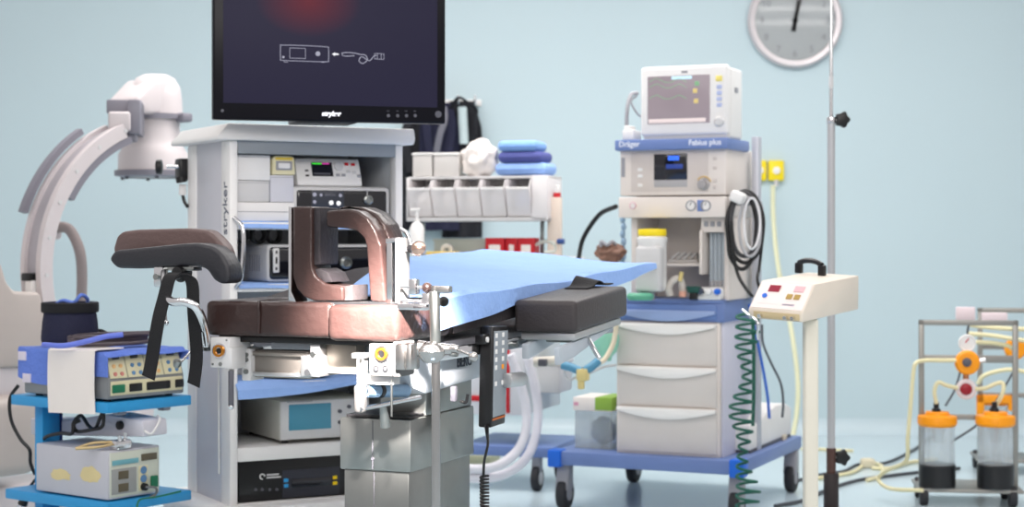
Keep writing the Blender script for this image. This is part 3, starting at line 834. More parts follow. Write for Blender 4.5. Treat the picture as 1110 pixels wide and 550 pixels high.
xq, zq = T.y(358, 211.5, .0285); b.box(xq - .02, xq + .02, .0278, .0295, zq - .004, zq + .004, DGREY, .001); b.build('touchscreen', fp)
b = MB(); xq, zq = T.y(399, 217, .03); b.lathe([(.016, 0), (.016, .006), (.011, .008), (.011, .002), (0, .002)], (xq, .03, zq), STEEL, (0, -1, 0), 20); b.build('camera_socket', fp, 'round steel socket')
b = MB(); xq, zq = T.y(398, 208, .03); seg_ = .007; b.box(xq - .001, xq + .001, .0285, .031, zq - .012, zq + .008, PALE, 0); b.prism([(xq - .006, zq + .006), (xq + .006, zq + .006), (xq, zq + .012)], .0285, .031, PALE); b.build('arrow_mark', fp)
zccu = z1
# pale console with small colour display, leaning back
x0, x1, z0, z1 = T.rect(322, 392, 172, 201, .06)
t = thing('shaver_console', 'pale desktop console with small colour display standing on the black fronted unit', 'console', T, ((x0 + x1) / 2, .12, zccu))
dz = zccu + .001
b = MB(); b.prism([(.055, dz), (.055, dz + .012), (.085, z1), (.20, z1), (.20, dz)], x0, x1, WHITE, 'yz', .004); b.build('casing', t)
sl = Vector((0, .03, z1 - dz - .012)).normalized()
def onc(px, py): q = T.y(px, py, .065); f = (q[1] - dz - .012) / (z1 - dz - .012); return Vector((q[0], .055 + .03 * f - .001, q[1]))
def patch(b, px0, px1, py0, py1, m, th=.002):
    a, c = onc(px0, py1), onc(px1, py0)
    up = sl; nrm = Vector((1, 0, 0)).cross(up)
    bm = bmesh.new(); w_ = c.x - a.x; h_ = (c - a).dot(up)
    bmesh.ops.create_cube(bm, size=1)
    mt = Matrix(((1, 0, nrm.x, (a.x + c.x) / 2), (0, up.y, nrm.y, (a.y + c.y) / 2), (0, up.z, nrm.z, (a.z + c.z) / 2), (0, 0, 0, 1)))
    b.add(bm, m, mt @ Matrix.Diagonal((w_, h_, th, 1)))
b = MB(); patch(b, 338.5, 361, 176.5, 191, SCREEN, .004)
patch(b, 339.5, 350, 177, 178.3, mat('lit_green', (40, 120, 40), .4, emit=(60, 210, 60), es=.8), .005); patch(b, 350, 358, 177, 178.3, mat('lit_magenta', (120, 30, 90), .4, emit=(190, 60, 150), es=.8), .005); patch(b, 340, 358, 188, 189.5, DGREY, .005)
b.build('display', t, 'dark display with green and magenta bar')
b = MB()
for px in (368,):
    q = onc(px, 180.5); b.lathe([(.016, 0), (.016, .004), (.010, .005), (0, .005)], q, PALE, Vector((1, 0, 0)).cross(sl), 18)
b.build('dial', t)
for px, py, m in ((377, 178, RED), (384, 178.5, RED), (378, 186, PALE), (366, 190, GREY), (372, 190, GREY), (384, 187, PALE), (389, 191, GREY)):
    b = MB(); patch(b, px - 2, px + 2, py - 1.3, py + 1.3, m, .005); b.build('button', t, 'red button' if m is RED else None)
for py in (185, 190.5):
    b = MB(); patch(b, 331, 334.5, py - .8, py + .8, BLACK, .004); b.build('port', t)

# ---------------------------------------------------------------- second shelf: light source, cables
zb2 = SH['b'][0]
b = MB(); b.sheet(lambda u, v: (.03 + (xr - .06) * u, -.012 + .26 * v, zb2 + .0025 - (.014 if v < .05 else 0) + .001 * math.sin(15 * u)), 24, 12, .003, CLOTHBLUE)
b.thing('shelf_cloth', 'blue cloth lining the middle shelf of the tower under the light source', 'cloth', T, (.3, .1, zb2))
yf = .05
x0, x1, z0, z1 = T.rect(290, 420, 265, 307, yf); z0 = zb2 + .005
t = thing('light_source', 'light source with pale body and black glass front on the middle tower shelf', 'light source', T, ((x0 + x1) / 2, .2, z0))
b = MB(); b.box(x0, x1, yf, dp - .03, z0, z1, PALE, .014, 3); cs = b.build('casing', t)
b = MB(); b.box(x0 + .006, x1 - .006, yf - .006, yf + .02, z0 + .008, z1 - .008, GLASS, .012, 3); fp = b.build('front_panel', t, 'black glossy front')
q0, q1, r0, r1 = T.rect(296, 303, 269, 296, yf - .007); b = MB(); b.box(q0, q1, yf - .009, yf, r0, r1, PALE, .006, 3); b.box(q0 + .005, q1 - .005, yf - .0095, yf, r0 + .006, r1 - .006, BLACK, .004); xq = (q0 + q1) / 2
for zz in (.3, .7): b.cyl((xq, yf - .0105, r0 + (r1 - r0) * zz), (xq, yf - .009, r0 + (r1 - r0) * zz), .006, PALE)
b.build('switch_plate', fp, 'pale oval switch plate')
b = MB(); xq, zq = T.y(374, 285, yf); b.lathe([(.021, 0), (.021, .008), (.014, .014), (.012, .004), (0, .004)], (xq, yf - .005, zq), STEEL, (0, -1, 0), 22); b.build('light_port', fp, 'steel light port')
b = MB(); xq, zq = T.y(373, 301, yf); b.cyl((xq, yf - .008, zq), (xq, yf - .004, zq), .004, PALE); b.build('indicator', fp)
b = MB()
for k in range(5):
    b.box(x0 - .001, x0 + .002, .12 + .022 * k, .128 + .022 * k, z0 + .035, z1 - .035, GREY, 0)
b.build('side_vent', cs)
for i, (px, py, lab) in enumerate(((262, 256, 'black cable coil leftmost behind the dark pad on the light source'), (281, 256, 'second black cable coil lying upright on the light source'), (298, 257, 'third black cable coil beside the left brown bracket'))):
    q = T.y(px, py, .15); b = MB()
    r = .026
    for k in range(3):
        b.tube([(q[0] + .9 * r * math.cos(a), .15 + .012 * k, z1 + r + .006 + (r) * math.sin(a)) for a in [j * .524 for j in range(12)]], .005, BLACK, 8, 2, True)
    b.thing('cable_coil', lab, 'cable', T, (q[0], .16, z1), 'cable coils on the light source')

# ---------------------------------------------------------------- third shelf cloth with flat black pedal, insufflator, black unit
zc_ = SH['c'][0]
def cl(u, v):
    x = .02 + (xr - .04) * u; y = -.02 + .34 * v
    z = zc_ + .004 + .004 * math.sin(9 * u + 3 * v)
    if v < .08: z -= .055 * (1 - v / .08) * (.7 + .3 * math.sin(5 * u + 1)); y = -.022
    return x, y, z
b = MB(); b.sheet(cl, 30, 24, .004, CLOTHBLUE); b.thing('shelf_cloth', 'blue cloth hanging over the lower tower shelf above the grey unit', 'cloth', T, (.3, .1, zc_))
q = T.y(318, 410, .10)
t = thing('foot_pedal', 'flat black pedal lying on the blue cloth below the brown seat', 'pedal', T, (q[0], .1, zc_ + .01))
b = MB(); b.prism([(.03, zc_ + .012), (.03, zc_ + .03), (.18, zc_ + .05), (.20, zc_ + .012)], q[0] - .10, q[0] + .10, BLACK, 'yz', .005); b.build('pedal_plate', t)
b = MB(); b.tube([(q[0] + .1, .15, zc_ + .03), (q[0] + .16, .14, zc_ + .016), (q[0] + .2, .2, zc_ + .016)], .005, BLACK); b.build('cable', t)
yf = .03
x0, x1, z0, z1 = T.rect(303, 400, 433, 479, yf); z0 = SH['d'][0] + .012
UNIT = mat('unit_grey_white', (188, 188, 180), .5)
t = thing('insufflator', 'grey desktop unit with teal display on the lower tower shelf', 'medical unit', T, ((x0 + x1) / 2, .15, SH['d'][0]))
b = MB(); b.box(x0, x1, yf, dp - .03, z0, z1, UNIT, .005); b.build('casing', t)
b = MB(); b.box(x0 + .002, x1 - .002, yf - .006, yf + .002, z0 + .002, z1 - .002, PALE, .004); fp = b.build('front_panel', t)
q0, q1, r0, r1 = T.rect(313, 359, 438, 466, yf - .006); b = MB(); b.box(q0, q1, yf - .009, yf, r0, r1, mat('teal_display', (66, 128, 150), .3, emit=(60, 120, 142), es=.12), .003); b.build('display', fp, 'teal display')
for px, py in ((368, 446), (368, 458), (378, 441), (378, 453)):
    b = MB(); xq, zq = T.y(px, py, yf - .006); b.cyl((xq, yf - .014, zq), (xq, yf - .005, zq), .0065, DGREY, bev=.001); b.build('knob', fp)
b = MB(); xq, zq = T.y(325, 435.5, yf - .006); b.box(xq - .045, xq + .045, yf - .0068, yf - .005, zq - .002, zq + .002, GREY, 0); b.build('lettering', fp)
for x in (x0 + .03, x1 - .03):
    for y in (.06, dp - .07): b = MB(); b.cyl((x, y, SH['d'][0] + .0005), (x, y, z0), .012, RUBBER); b.build('foot', t)
yf = .02
x0, x1, z0, z1 = T.rect(262, 374, 494, 543, yf); z0 = SH['e'][0] + .001
t = thing('video_pump', 'black console with oval key field on the bottom tower shelf', 'medical unit', T, ((x0 + x1) / 2, .15, z0))
b = MB(); b.box(x0 - .01, x1 + .03, yf, dp - .03, z0, z1, BLACK, .006); fp = b.build('casing', t)
q0, q1, r0, r1 = T.rect(306, 368, 508, 538, yf); b = MB(); b.box(q0, q1, yf - .003, yf + .004, r0, r1, mat('charcoal_panel', (44, 46, 56), .4), .002)
b.box(q0 + .03, q1 - .03, yf - .0045, yf, r0 + .03, r1 - .03, SCREEN, .002); kf = b.build('key_field', t, 'charcoal key field')
for px, py, m in ((310, 521, CARTBLUE), (310, 527, CARTBLUE), (363, 518, YELLOW), (363, 524, YELLOW)):
    xq, zq = T.y(px, py, yf - .003); b = MB(); b.box(xq - .008, xq + .008, yf - .007, yf - .002, zq - .006, zq + .006, m, .002); b.build('key', kf)
b = MB(); xq, zq = T.y(284, 517, yf); b.tube([(xq + .009 * math.cos(a) * (1 - .06 * a), yf - .0015, zq + .008 * math.sin(a)) for a in [k * .5 for k in range(11)]], .002, WHITE, 6, 2)
for zz, l in ((.004, .042), (-.005, .05)): b.box(xq + .016, xq + .016 + l, yf - .0015, yf + .001, zq + zz - .0025, zq + zz + .0025, PALE, 0)
b.build('emblem', fp, 'white round emblem')
for px in (277, 284, 292, 300):
    b = MB(); xq, zq = T.y(px, 531, yf); b.cyl((xq, yf - .004, zq), (xq, yf + .001, zq), .005, DGREY); b.build('push_button', fp)
# ================================================================ low blue trolley at the left
Lc = Fr(117, 5.25, 53)
ztop = Lc.y(117, 437, 0)[1]; zbot = Lc.y(117, 545, 0)[1]
wR = Lc.y(205, 438, 0)[0]; dpt = Lc.x(15, 440, 0)[0]
lt = thing('instrument_trolley', 'low trolley with sky blue shelves at the left edge', 'trolley', Lc, (wR / 2, dpt / 2, 0))
for z, e in ((ztop, .0), (zbot, .03)):
    b = MB(); b.box(-.012, wR, -.012, dpt + e, z - .032, z, CARTBLUE, .004); b.build('shelf', lt)
for y in (.03, dpt - .08):
    q = .0
b = MB(); _py = Lc.x(39, 510, .0)[0] + .02; _pa, _pb = Lc.y(46, 460, _py)[0], Lc.y(65, 460, _py)[0]; b.box(_pa, _pb, _py, _py + .04, .08, ztop - .03, CARTBLUE, .003); b.build('post', lt)
b = MB(); b.box(_pb + .002, _pb + .012, _py - .0, _py + .05, zbot, ztop - .03, mat('deep_blue_post', (34, 56, 110), .5), .003); b.build('post', lt, 'dark blue rear post')
b = MB(); b.box(-.0, wR, .02, dpt, .07, .10, CARTBLUE, .004); b.build('base', lt)
for x in (.03, wR - .03):
    for y in (.05, dpt - .04):
        b = MB(); b.cyl((x - .012, y, .035), (x + .012, y, .035), .035, RUBBER, bev=.004); b.box(x - .016, x + .016, y - .012, y + .012, .04, .072, STEEL, .003); b.build('caster', lt)
for x, y in ((.06, .02), (wR - .09, .02)): b = MB(); b.box(x, x + .03, y, y + .03, ztop - .046, ztop - .032, GREY, .003); b.build('stop', lt)

# electrosurgical unit
ux0 = .0; ux1 = Lc.y(195, 410, .02)[0]; uz1 = Lc.y(117, 384, .02)[1]; uz0 = ztop + .008
ud = Lc.x(26, 420, .0)[0]
CREAM = mat('cream_panel', (214, 206, 170), .5)
es = thing('electrosurgical_unit', 'electrosurgical unit with cream dial panels on the upper shelf of the blue trolley', 'medical unit', Lc, (ux1 / 2, ud / 2, ztop))
b = MB(); b.prism([(.0, uz0), (.0, uz0 + .06), (.025, uz1), (ud, uz1), (ud, uz0)], ux0, ux1, mat('unit_dark_silver', (136, 138, 140), .4, .3), 'yz', .006); b.build('casing', es)
b = MB(); b.box(ux0 + .01, ux1 - .01, -.004, .004, uz0 + .012, uz0 + .056, CREAM, .002); lower = b.build('socket_panel', es, 'cream socket strip')
W_ = ux1 - ux0
for f, wd, m, nm in ((.12, .05, GREEN, 'power_switch'), (.34, .05, BLACK, 'socket'), (.62, .085, BLACK, 'socket'), (.76, .022, BLACK, 'socket'), (.92, .035, BLACK, 'socket')):
    b = MB(); xq = ux0 + f * W_; b.box(xq - wd / 2, xq + wd / 2, -.009, -.002, uz0 + .02, uz0 + .046, m, .004); b.build(nm, lower, 'green power switch' if m is GREEN else None)
ang = math.atan2(.025, uz1 - uz0 - .06)
for f0, f1 in ((.03, .245), (.26, .49), (.505, .72), (.735, .97)):
    xa, xb = ux0 + f0 * W_, ux0 + f1 * W_
    def onp(x, h, o=.0): return Vector((x, .025 * h - .003 - o * math.cos(ang), uz0 + .06 + (uz1 - uz0 - .06) * h + o * math.sin(ang) * 0))
    hh = uz1 - uz0 - .06
    b = MB(); b.prism([(.025 * .06 - .004, uz0 + .06 + hh * .06), (.025 * .94 - .004, uz0 + .06 + hh * .94), (.025 * .94 + .004, uz0 + .06 + hh * .94), (.025 * .06 + .004, uz0 + .06 + hh * .06)], xa, xb, CREAM, 'yz', .001)
    p = b.build('setting_panel', es, 'cream setting panel')
    b = MB(); q = onp((xa + xb) / 2, .84, .001); b.box(q.x - (xb - xa) * .22, q.x + (xb - xa) * .22, q.y - .002, q.y + .002, q.z - .006, q.z + .006, BLACK, .001); b.build('readout', p)
    for i in range(2):
        for j in range(2):
            q = onp(xa + (xb - xa) * (.3 + .4 * i), .22 + .3 * j, .001); b = MB(); m = mat('faded_red_key', (206, 130, 120), .5) if f0 < .1 and j == 0 else (mat('faded_orange_key', (222, 178, 120), .5) if f0 < .1 or (f0 > .5 and f0 < .6) else mat('blue_key', (90, 130, 170), .5))
            b.cyl(q + Vector((0, -.003, 0)), q + Vector((0, .003, 0)), .0065, m, seg=14); b.build('key', p)
for x in (ux0 + .03, ux1 - .03):
    for y in (.04, ud - .04): b = MB(); b.cyl((x, y, ztop + .0005), (x, y, uz0 + .003), .012, RUBBER); b.build('foot', es)

# blue towel over the unit with a white cloth on top
def tow(u, v):
    # u along the left side (rear to front), v from hanging side edge over the top to the right
    y = ud + .02 - (ud + .03) * u
    L = (.095 + .02 * math.sin(5 * u)) ; s = v * (L + ux1 + .03 + .02)
    if s < L: x, z = ux0 - .006 - .004 * math.sin(14 * u), uz1 + .006 - (L - s)
    elif s < L + ux1 - ux0 + .012: x, z = ux0 - .006 + (s - L), uz1 + .006 + .002 * math.sin(9 * u + 12 * v)
    else: x, z = ux1 + .008, uz1 + .006 - (s - L - ux1 + ux0 - .012)
    if u > .96 and z > uz1: z -= .012
    return x, y, z
b = MB(); b.sheet(tow, 40, 60, .004, TOWELBLUE)
twl = thing('blue_towel', 'blue towel draped over the electrosurgical unit', 'towel', Lc, (ux1 / 2, ud / 2, uz1))
b.build('cloth', twl)
for px, py in ((24, 386), (29, 410)):
    b = MB(); q = Lc.x(px, py, ux0 - .012); b.box(ux0 - .0165, ux0 - .0105, q[0] - .022, q[0] + .016, q[1] - .014, q[1] + .014, mat('pale_tape', (214, 206, 220), .7), .001)
    b.build('tape_patch', twl, 'pale tape patch')
ya, yb = Lc.x(103, 410, ux0 - .02)[0], Lc.x(53, 410, ux0 - .02)[0]
zl = Lc.x(78, 447, ux0 - .02)[1]
def wc(u, v):
    y = ya + (yb - ya) * v
    L = uz1 + .014 - zl; s = u * (L + .11)
    if s < L: return ux0 - .0195 - .004 * math.sin(3 * v) - .003 * u, y + .004 * math.sin(5 * u), uz1 + .014 - (L - s) - .008 * v
    return ux0 - .016 + (s - L), y, uz1 + .0135
b = MB(); b.sheet(wc, 30, 14, .003, PAPER); b.thing('white_cloth', 'white folded cloth hanging over the blue towel at trolley side', 'cloth', Lc, (ux0 + .05, (ya + yb) / 2, uz1))

# rolled cuff, blue tube and cable bundle on top of the towel
zt_ = uz1 + .012
q = Lc.at(76, 372, 5.55)
t = thing('cuff_roll', 'upright dark navy rolled cuff standing behind the white cloth', 'cuff', Lc, (q.x, q.y, zt_))
hh = (377 - 331) / 1850 * 5.55
b = MB(); r = .088
b.lathe([(0, .0), (r, 0), (r + .004, .02), (r, hh * .55), (r - .006, hh * .8), (r - .002, hh), (r - .012, hh), (r - .014, .02), (0, .015)], (q.x, q.y, zt_), NAVY, (0, 0, 1), 32); b.build('body', t)
b = MB(); b.lathe([(r + .002, hh * .76), (r + .004, hh * .8), (r + .004, hh * .98), (r - .0, hh * 1.0), (r - .008, hh * .98), (r - .006, hh * .78)], (q.x, q.y, zt_), SOFTBLACK, (0, 0, 1), 32); b.build('band', t, 'black band')
b = MB(); b.tube([Lc.at(58, 332, 5.55), Lc.at(68, 326, 5.52), Lc.at(80, 328, 5.5), Lc.at(88, 320, 5.5), Lc.at(95, 325, 5.54), Lc.at(92, 336, 5.56)], .006, TOWELBLUE); b.build('hose', t, 'blue hose loop')
b = MB(); qq = Lc.at(112, 372, 5.5); b.prism([(q.x + .06, zt_), (q.x + .2, zt_), (q.x + .09, zt_ + .05)], q.y - .05, q.y + .04, SOFTBLACK, bev=.006); b.build('flap', t)
b = MB(); b.tube([Lc.at(47, 374, 5.35), Lc.at(70, 375, 5.3), Lc.at(95, 370, 5.3), Lc.at(115, 365, 5.3), Lc.at(133, 363, 5.32)], .0085, mat('periwinkle_tube', (104, 122, 214), .5)); b.thing('blue_tube', 'blue violet tube lying in front of the navy roll', 'tube', Lc, Lc.at(90, 372, 5.3))
b = MB()
rng = random.Random(4)
cab = []
for k in range(9):
    o = rng.uniform(-.03, .03)
    pts = [Vector((.16 + .1 * math.cos(a) * (1.4 + .15 * rng.random()), .17 + o + .075 * math.sin(a), zt_ + .010 + .006 * (k % 5) + .004 * rng.random())) for a in [j * .6 for j in range(10)]]
    b.tube(pts, .0055, mat('grey_brown_cable', (76, 66, 72), .5), 8, 5)
b.thing('cable_bundle', 'coiled grey brown cable bundle on top of the blue towel', 'cable', Lc, (.2, .17, zt_))

# lower unit with painted tin case
lx1 = Lc.y(173, 510, .0)[0]; lz1 = Lc.y(108, 491, 0)[1]; ld = Lc.x(39, 510, .0)[0]; lz0 = zbot + .006
lu = thing('light_box_unit', 'grey metal box with readouts and green switch on the lower trolley shelf', 'medical unit', Lc, (lx1 / 2, ld / 2, zbot))
x0 = .0
b = MB(); b.box(x0, lx1, 0, ld, lz0, lz1, mat('unit_lilac_grey', (190, 190, 198), .45), .004); cs = b.build('casing', lu)
b = MB()
q = Lc.x(66, 515, x0); b.blob((x0 - .0005, q[0], q[1]), .03, mat('yellow_stain', (216, 200, 150), .7), (.03, 1.6, .55), .5, 4, 3, 2); b.build('stain', cs, 'yellowed tape residue'); b = MB(); q = Lc.x(98, 515, x0); b.blob((x0 - .0005, q[0], q[1]), .034, mat('yellow_stain', (216, 200, 150), .7), (.03, 1.3, .7), .5, 9, 3, 2); b.build('stain', cs, 'yellowed tape residue')
b = MB(); b.box(x0 + .006, lx1 - .006, -.004, .003, lz0 + .006, lz1 - .006, mat('pale_green_panel', (200, 204, 190), .5), .002); fp = b.build('front_panel', lu)
W2 = lx1 - x0; H2 = lz1 - lz0
def fr(f0, f1, g0, g1, m, nm, par, th=.003, lab=None, bev=.001):
    b = MB(); b.box(x0 + W2 * f0, x0 + W2 * f1, -.004 - th, -.002, lz0 + H2 * g0, lz0 + H2 * g1, m, bev); return b.build(nm, par, lab)
fr(.05, .52, .10, .62, mat('panel_grey', (150, 152, 150), .5), 'display_field', fp)
fr(.57, .74, .10, .62, CREAM, 'key_field', fp)
fr(.06, .56, .70, .80, mat('teal_lettering', (110, 168, 178), .5), 'title_strip', fp)
fr(.62, .92, .72, .86, mat('brown_smoked_window', (92, 84, 66), .4), 'window', fp)
fr(.17, .36, .40, .57, mat('brown_smoked_window', (92, 84, 66), .4), 'readout', fp, .005)
fr(.17, .36, .14, .31, mat('brown_smoked_window', (92, 84, 66), .4), 'readout', fp, .005)
fr(.80, .93, .14, .38, GREEN, 'power_switch', fp, .008, 'green rocker switch', .003)
for g in (.35, .53):
    b = MB(); b.cyl((x0 + W2 * .65, -.010, lz0 + H2 * g), (x0 + W2 * .65, -.003, lz0 + H2 * g), .012, mat('blue_key', (90, 130, 170), .5)); b.build('button', fp, 'blue button')
b = MB(); b.cyl((x0 + W2 * .65, -.02, lz0 + H2 * .18), (x0 + W2 * .65, -.003, lz0 + H2 * .18), .012, BLACK, bev=.002); b.build('socket', fp)
b = MB(); b.tube([(x0 + W2 * .65, -.018, lz0 + H2 * .18), (x0 + W2 * .75, -.04, lz0 + H2 * .16), (x0 + W2 * .80, -.03, lz0 + H2 * .02), (x0 + W2 * .72, -.02, zbot - .002)], .004, mat('grey_cable', (110, 112, 112), .5)); b.build('lead', lu, 'grey plug lead')
# tray and tools on the lower unit
t = thing('foot_switch_tray', 'long pale metal housing lying slanted on the grey metal box', 'tray', Lc, (.1, .2, lz1))
pA, pB = Lc.at(40, 487, 5.75), Lc.at(168, 466, 5.30)
q0, q1 = Lc.at(44, 486, 5.7), Lc.at(166, 474, 5.35)
dirv = (q1 - q0); dirv.z = 0; Ln = dirv.length; dirv.normalize(); an = math.atan2(dirv.y, dirv.x)
mtx = Matrix.Translation((q0.x, q0.y, lz1 + .002)) @ Matrix.Rotation(an, 4, 'Z') @ Matrix.Rotation(R(-3.5), 4, 'Y')
b = MB(); b.prism([(0, 0), (Ln, 0), (Ln, .05), (Ln * .7, .07), (Ln * .35, .05), (.0, .055)], -.04, .06, mat('tray_lilac_white', (208, 206, 214), .4), bev=.006); b.xf(mtx); b.build('housing', t)
b = MB(); b.cyl((Ln * .82, -.052, .036), (Ln * .82, -.038, .036), .014, BLACK, bev=.002); b.xf(mtx); b.build('knob', t)
b = MB(); b.tube([(Ln - .01, -.03, .02), (Ln + .03, -.03, .01), (Ln + .035, .0, .05), (Ln - .01, .03, .06)], .004, WHITE); b.xf(mtx); b.build('lead', t)
t = thing('forceps', 'gold handled forceps with steel tip on the grey metal box', 'forceps', Lc, (.12, .05, lz1))
fx = Lc.z(100, 486, lz1 + .01)
b = MB(); a = Lc.z(82, 486, lz1 + .01); c = Lc.z(125, 481, lz1 + .02)
b.tube([(a[0], a[1], lz1 + .008), ((a[0] + c[0]) / 2, (a[1] + c[1]) / 2 + .012, lz1 + .022), (c[0], c[1], lz1 + .024)], .005, mat('gold_grip', (200, 176, 130), .35, .5)); b.tube([(a[0], a[1], lz1 + .008), ((a[0] + c[0]) / 2, (a[1] + c[1]) / 2 - .012, lz1 + .012), (c[0], c[1], lz1 + .02)], .005, mat('gold_grip', (200, 176, 130), .35, .5)); b.build('handle', t, 'gold grips')
b = MB(); b.box(c[0] - .01, c[0] + .05, c[1] - .02, c[1] + .02, lz1 + .001, lz1 + .03, CHROME, .005); b.cyl((c[0] + .01, c[1] - .01, lz1 + .028), (c[0] + .01, c[1] - .01, lz1 + .044), .006, CHROME); b.cyl((c[0] + .04, c[1], lz1 + .028), (c[0] + .04, c[1], lz1 + .05), .006, CHROME); b.build('joint', t)
# cords
def cord(name, label, pts, r, m, cat='cord', F=None, sub=8):
    F = F or Lc
    P = [F.at(*p) for p in pts]
    b = MB(); b.tube(P, r, m, 8, sub); return b.thing(name, label, cat, F, P[0])
cord('power_cord', 'black cord hanging down the left side of the blue trolley', [(20, 418, 5.62), (11, 432, 5.62), (12, 455, 5.62), (22, 476, 5.62), (32, 488, 5.62), (33, 502, 5.62), (38, 515, 5.62)], .006, BLACK)
cord('power_cord', 'tangled black cord between the two trolley shelves', [(42, 484, 5.55), (50, 474, 5.5), (66, 470, 5.45), (78, 470, 5.4), (80, 458, 5.4), (88, 451, 5.4), (96, 462, 5.38), (103, 465, 5.36), (109, 452, 5.34), (112, 446, 5.33), (111, 462, 5.33), (100, 466, 5.35), (84, 468, 5.4), (80, 460, 5.4), (87, 456, 5.4)], .006, BLACK)
t = thing('mains_plug', 'black mains plug at the lower left beside the grey metal box', 'plug', Lc, Lc.at(28, 545, 5.6))
b = MB(); b.cyl(Lc.at(24, 548, 5.6), Lc.at(31, 532, 5.6), .017, BLACK, r1=.010, bev=.003); b.build('body', t)
b = MB(); b.tube([Lc.at(31, 533, 5.6), Lc.at(34, 526, 5.62), Lc.at(40, 518, 5.64)], .005, BLACK); b.build('cable', t)
for d_ in (-3, 2): b = MB(); b.cyl(Lc.at(24 + d_, 547, 5.6), Lc.at(20 + d_, 553, 5.6), .003, CHROME); b.build('pin', t)
cord('green_wire', 'thin green wire lying across the lower blue shelf', [(148, 552, 5.2), (152, 542, 5.22), (170, 539, 5.3), (196, 533, 5.36)], .003, GREEN)

# ================================================================ C-arm
K = Fr(174, 6.9, 50)
ka = thing('c_arm', 'white X-ray C-arm behind the trolley at the left', 'X-ray C-arm', K, (-.6, 0, 0))
CW = mat('c_arm_white', (206, 198, 199), .45)
CGR = mat('c_arm_grey', (128, 126, 136), .45)
zc0 = CAMZ - (290 - HY) / FPX * 6.9
rO = .61
def arc(r, a): return (r * math.cos(R(a)), zc0 + r * math.sin(R(a)))
def ring(r0, r1, y0, y1, a0, a1, m, b, n=40, bev=0):
    P = [arc(r1, a0 + (a1 - a0) * k / n) for k in range(n + 1)] + [arc(r0, a1 - (a1 - a0) * k / n) for k in range(n + 1)]
    b.prism(P, y0, y1, m, 'xz', bev)
b = MB()
ring(rO - .055, rO, -.06, -.03, 112, 262, CW, b); ring(rO - .055, rO, .045, .07, 112, 262, CW, b); ring(rO - .055, rO - .015, -.03, .045, 112, 262, mat('arc_groove', (176, 172, 178), .4, .3), b)
for a in range(112, 200, 14): x, z = arc(rO - .028, a); b.cyl((x, -.063, z), (x, -.059, z), .008, PALE, seg=12)
arcp = b.build('c_arc', ka, 'white C-shaped arc with grey groove')
b = MB(); ring(rO + .012, rO + .035, .055, .09, 122, 160, CGR, b); b.build('arc_bumper', ka, 'grey bumper')
b = MB(); ring(rO - .085, rO - .058, -.055, -.025, 110, 150, CGR, b); b.build('arc_bumper', ka, 'grey inner bumper')
# image intensifier
I0 = K.at(160, 135, 7.1)
def IZ(py): return CAMZ - (py - HY) / FPX * 7.0
pr = lambda w: w / 2 / FPX * 7.0
b = MB()
b.lathe([(0, IZ(77)), (pr(26), IZ(78)), (pr(42), IZ(82)), (pr(54), IZ(92)), (pr(58), IZ(105)), (pr(60), IZ(124))], (I0.x + .04, I0.y, 0), CW, seg=36)
b.lathe([(pr(57), IZ(124)), (pr(58), IZ(148)), (pr(66), IZ(158)), (pr(76), IZ(166)), (pr(77), IZ(188)), (pr(70), IZ(191)), (0, IZ(191))], (I0.x + .03, I0.y, 0), CW, seg=36)
ii = b.build('image_intensifier', ka)
b = MB(); b.prism([(I0.x - .13, IZ(124)), (I0.x - .13, IZ(108)), (I0.x - .03, IZ(84)), (I0.x + .05, IZ(84)), (I0.x + .05, IZ(124))], I0.y - .10, I0.y + .10, CW, bev=.015, seg=3); b.build('shoulder', ka)
b = MB(); b.lathe([(pr(62), IZ(128)), (pr(66), IZ(128)), (pr(66), IZ(122)), (pr(62), IZ(122))], (I0.x + .035, I0.y, 0), CGR, seg=36); q = K.at(194, 128, 7.1); b.box(q.x - .02, q.x + .035, q.y - .05, q.y + .02, q.z - .018, q.z + .02, CGR, .01); b.build('grip_ring', ka, 'grey grip ring')
b = MB(); b.lathe([(pr(78), IZ(184)), (pr(82), IZ(184)), (pr(82), IZ(190)), (pr(60), IZ(192))], (I0.x + .025, I0.y, 0), CGR, seg=36); 
for a in range(0, 360, 60): b.cyl((I0.x + .025 + pr(70) * math.cos(R(a)), I0.y + pr(70) * math.sin(R(a)), IZ(194)), (I0.x + .025 + pr(70) * math.cos(R(a)), I0.y + pr(70) * math.sin(R(a)), IZ(191)), .008, DGREY, seg=10)
b.build('lower_flange', ka, 'grey lower flange')
BR = Fr(133, 6.72, 8); KB = K.I @ BR.M
x0, x1, z0, z1 = BR.rect(114, 152, 107, 151, 0)
w_ = x1 - x0
b = MB(); b.box(x0, x1, .05, .16, z1 - .055, z1, CGR, .006); b.box(x1 - .05, x1, .0, .18, z0 + .02, z1 - .002, CGR, .008); b.box(x0 - .005, x1 - .02, .02, .16, z0 - .004, z0 + .03, CGR, .008); b.box(x0, x1, .12, .22, z0 + .02, z1 - .01, CGR, .004); b.xf(KB)
b.build('mount_bracket', ka, 'grey mounting bracket')
b = MB(); q0, q1, r0, r1 = BR.rect(117, 141, 121, 142, -.03); b.box(q0, q1, -.03, .11, r0, r1, CW, .010, 3); b.xf(KB); b.build('mount_block', ka)
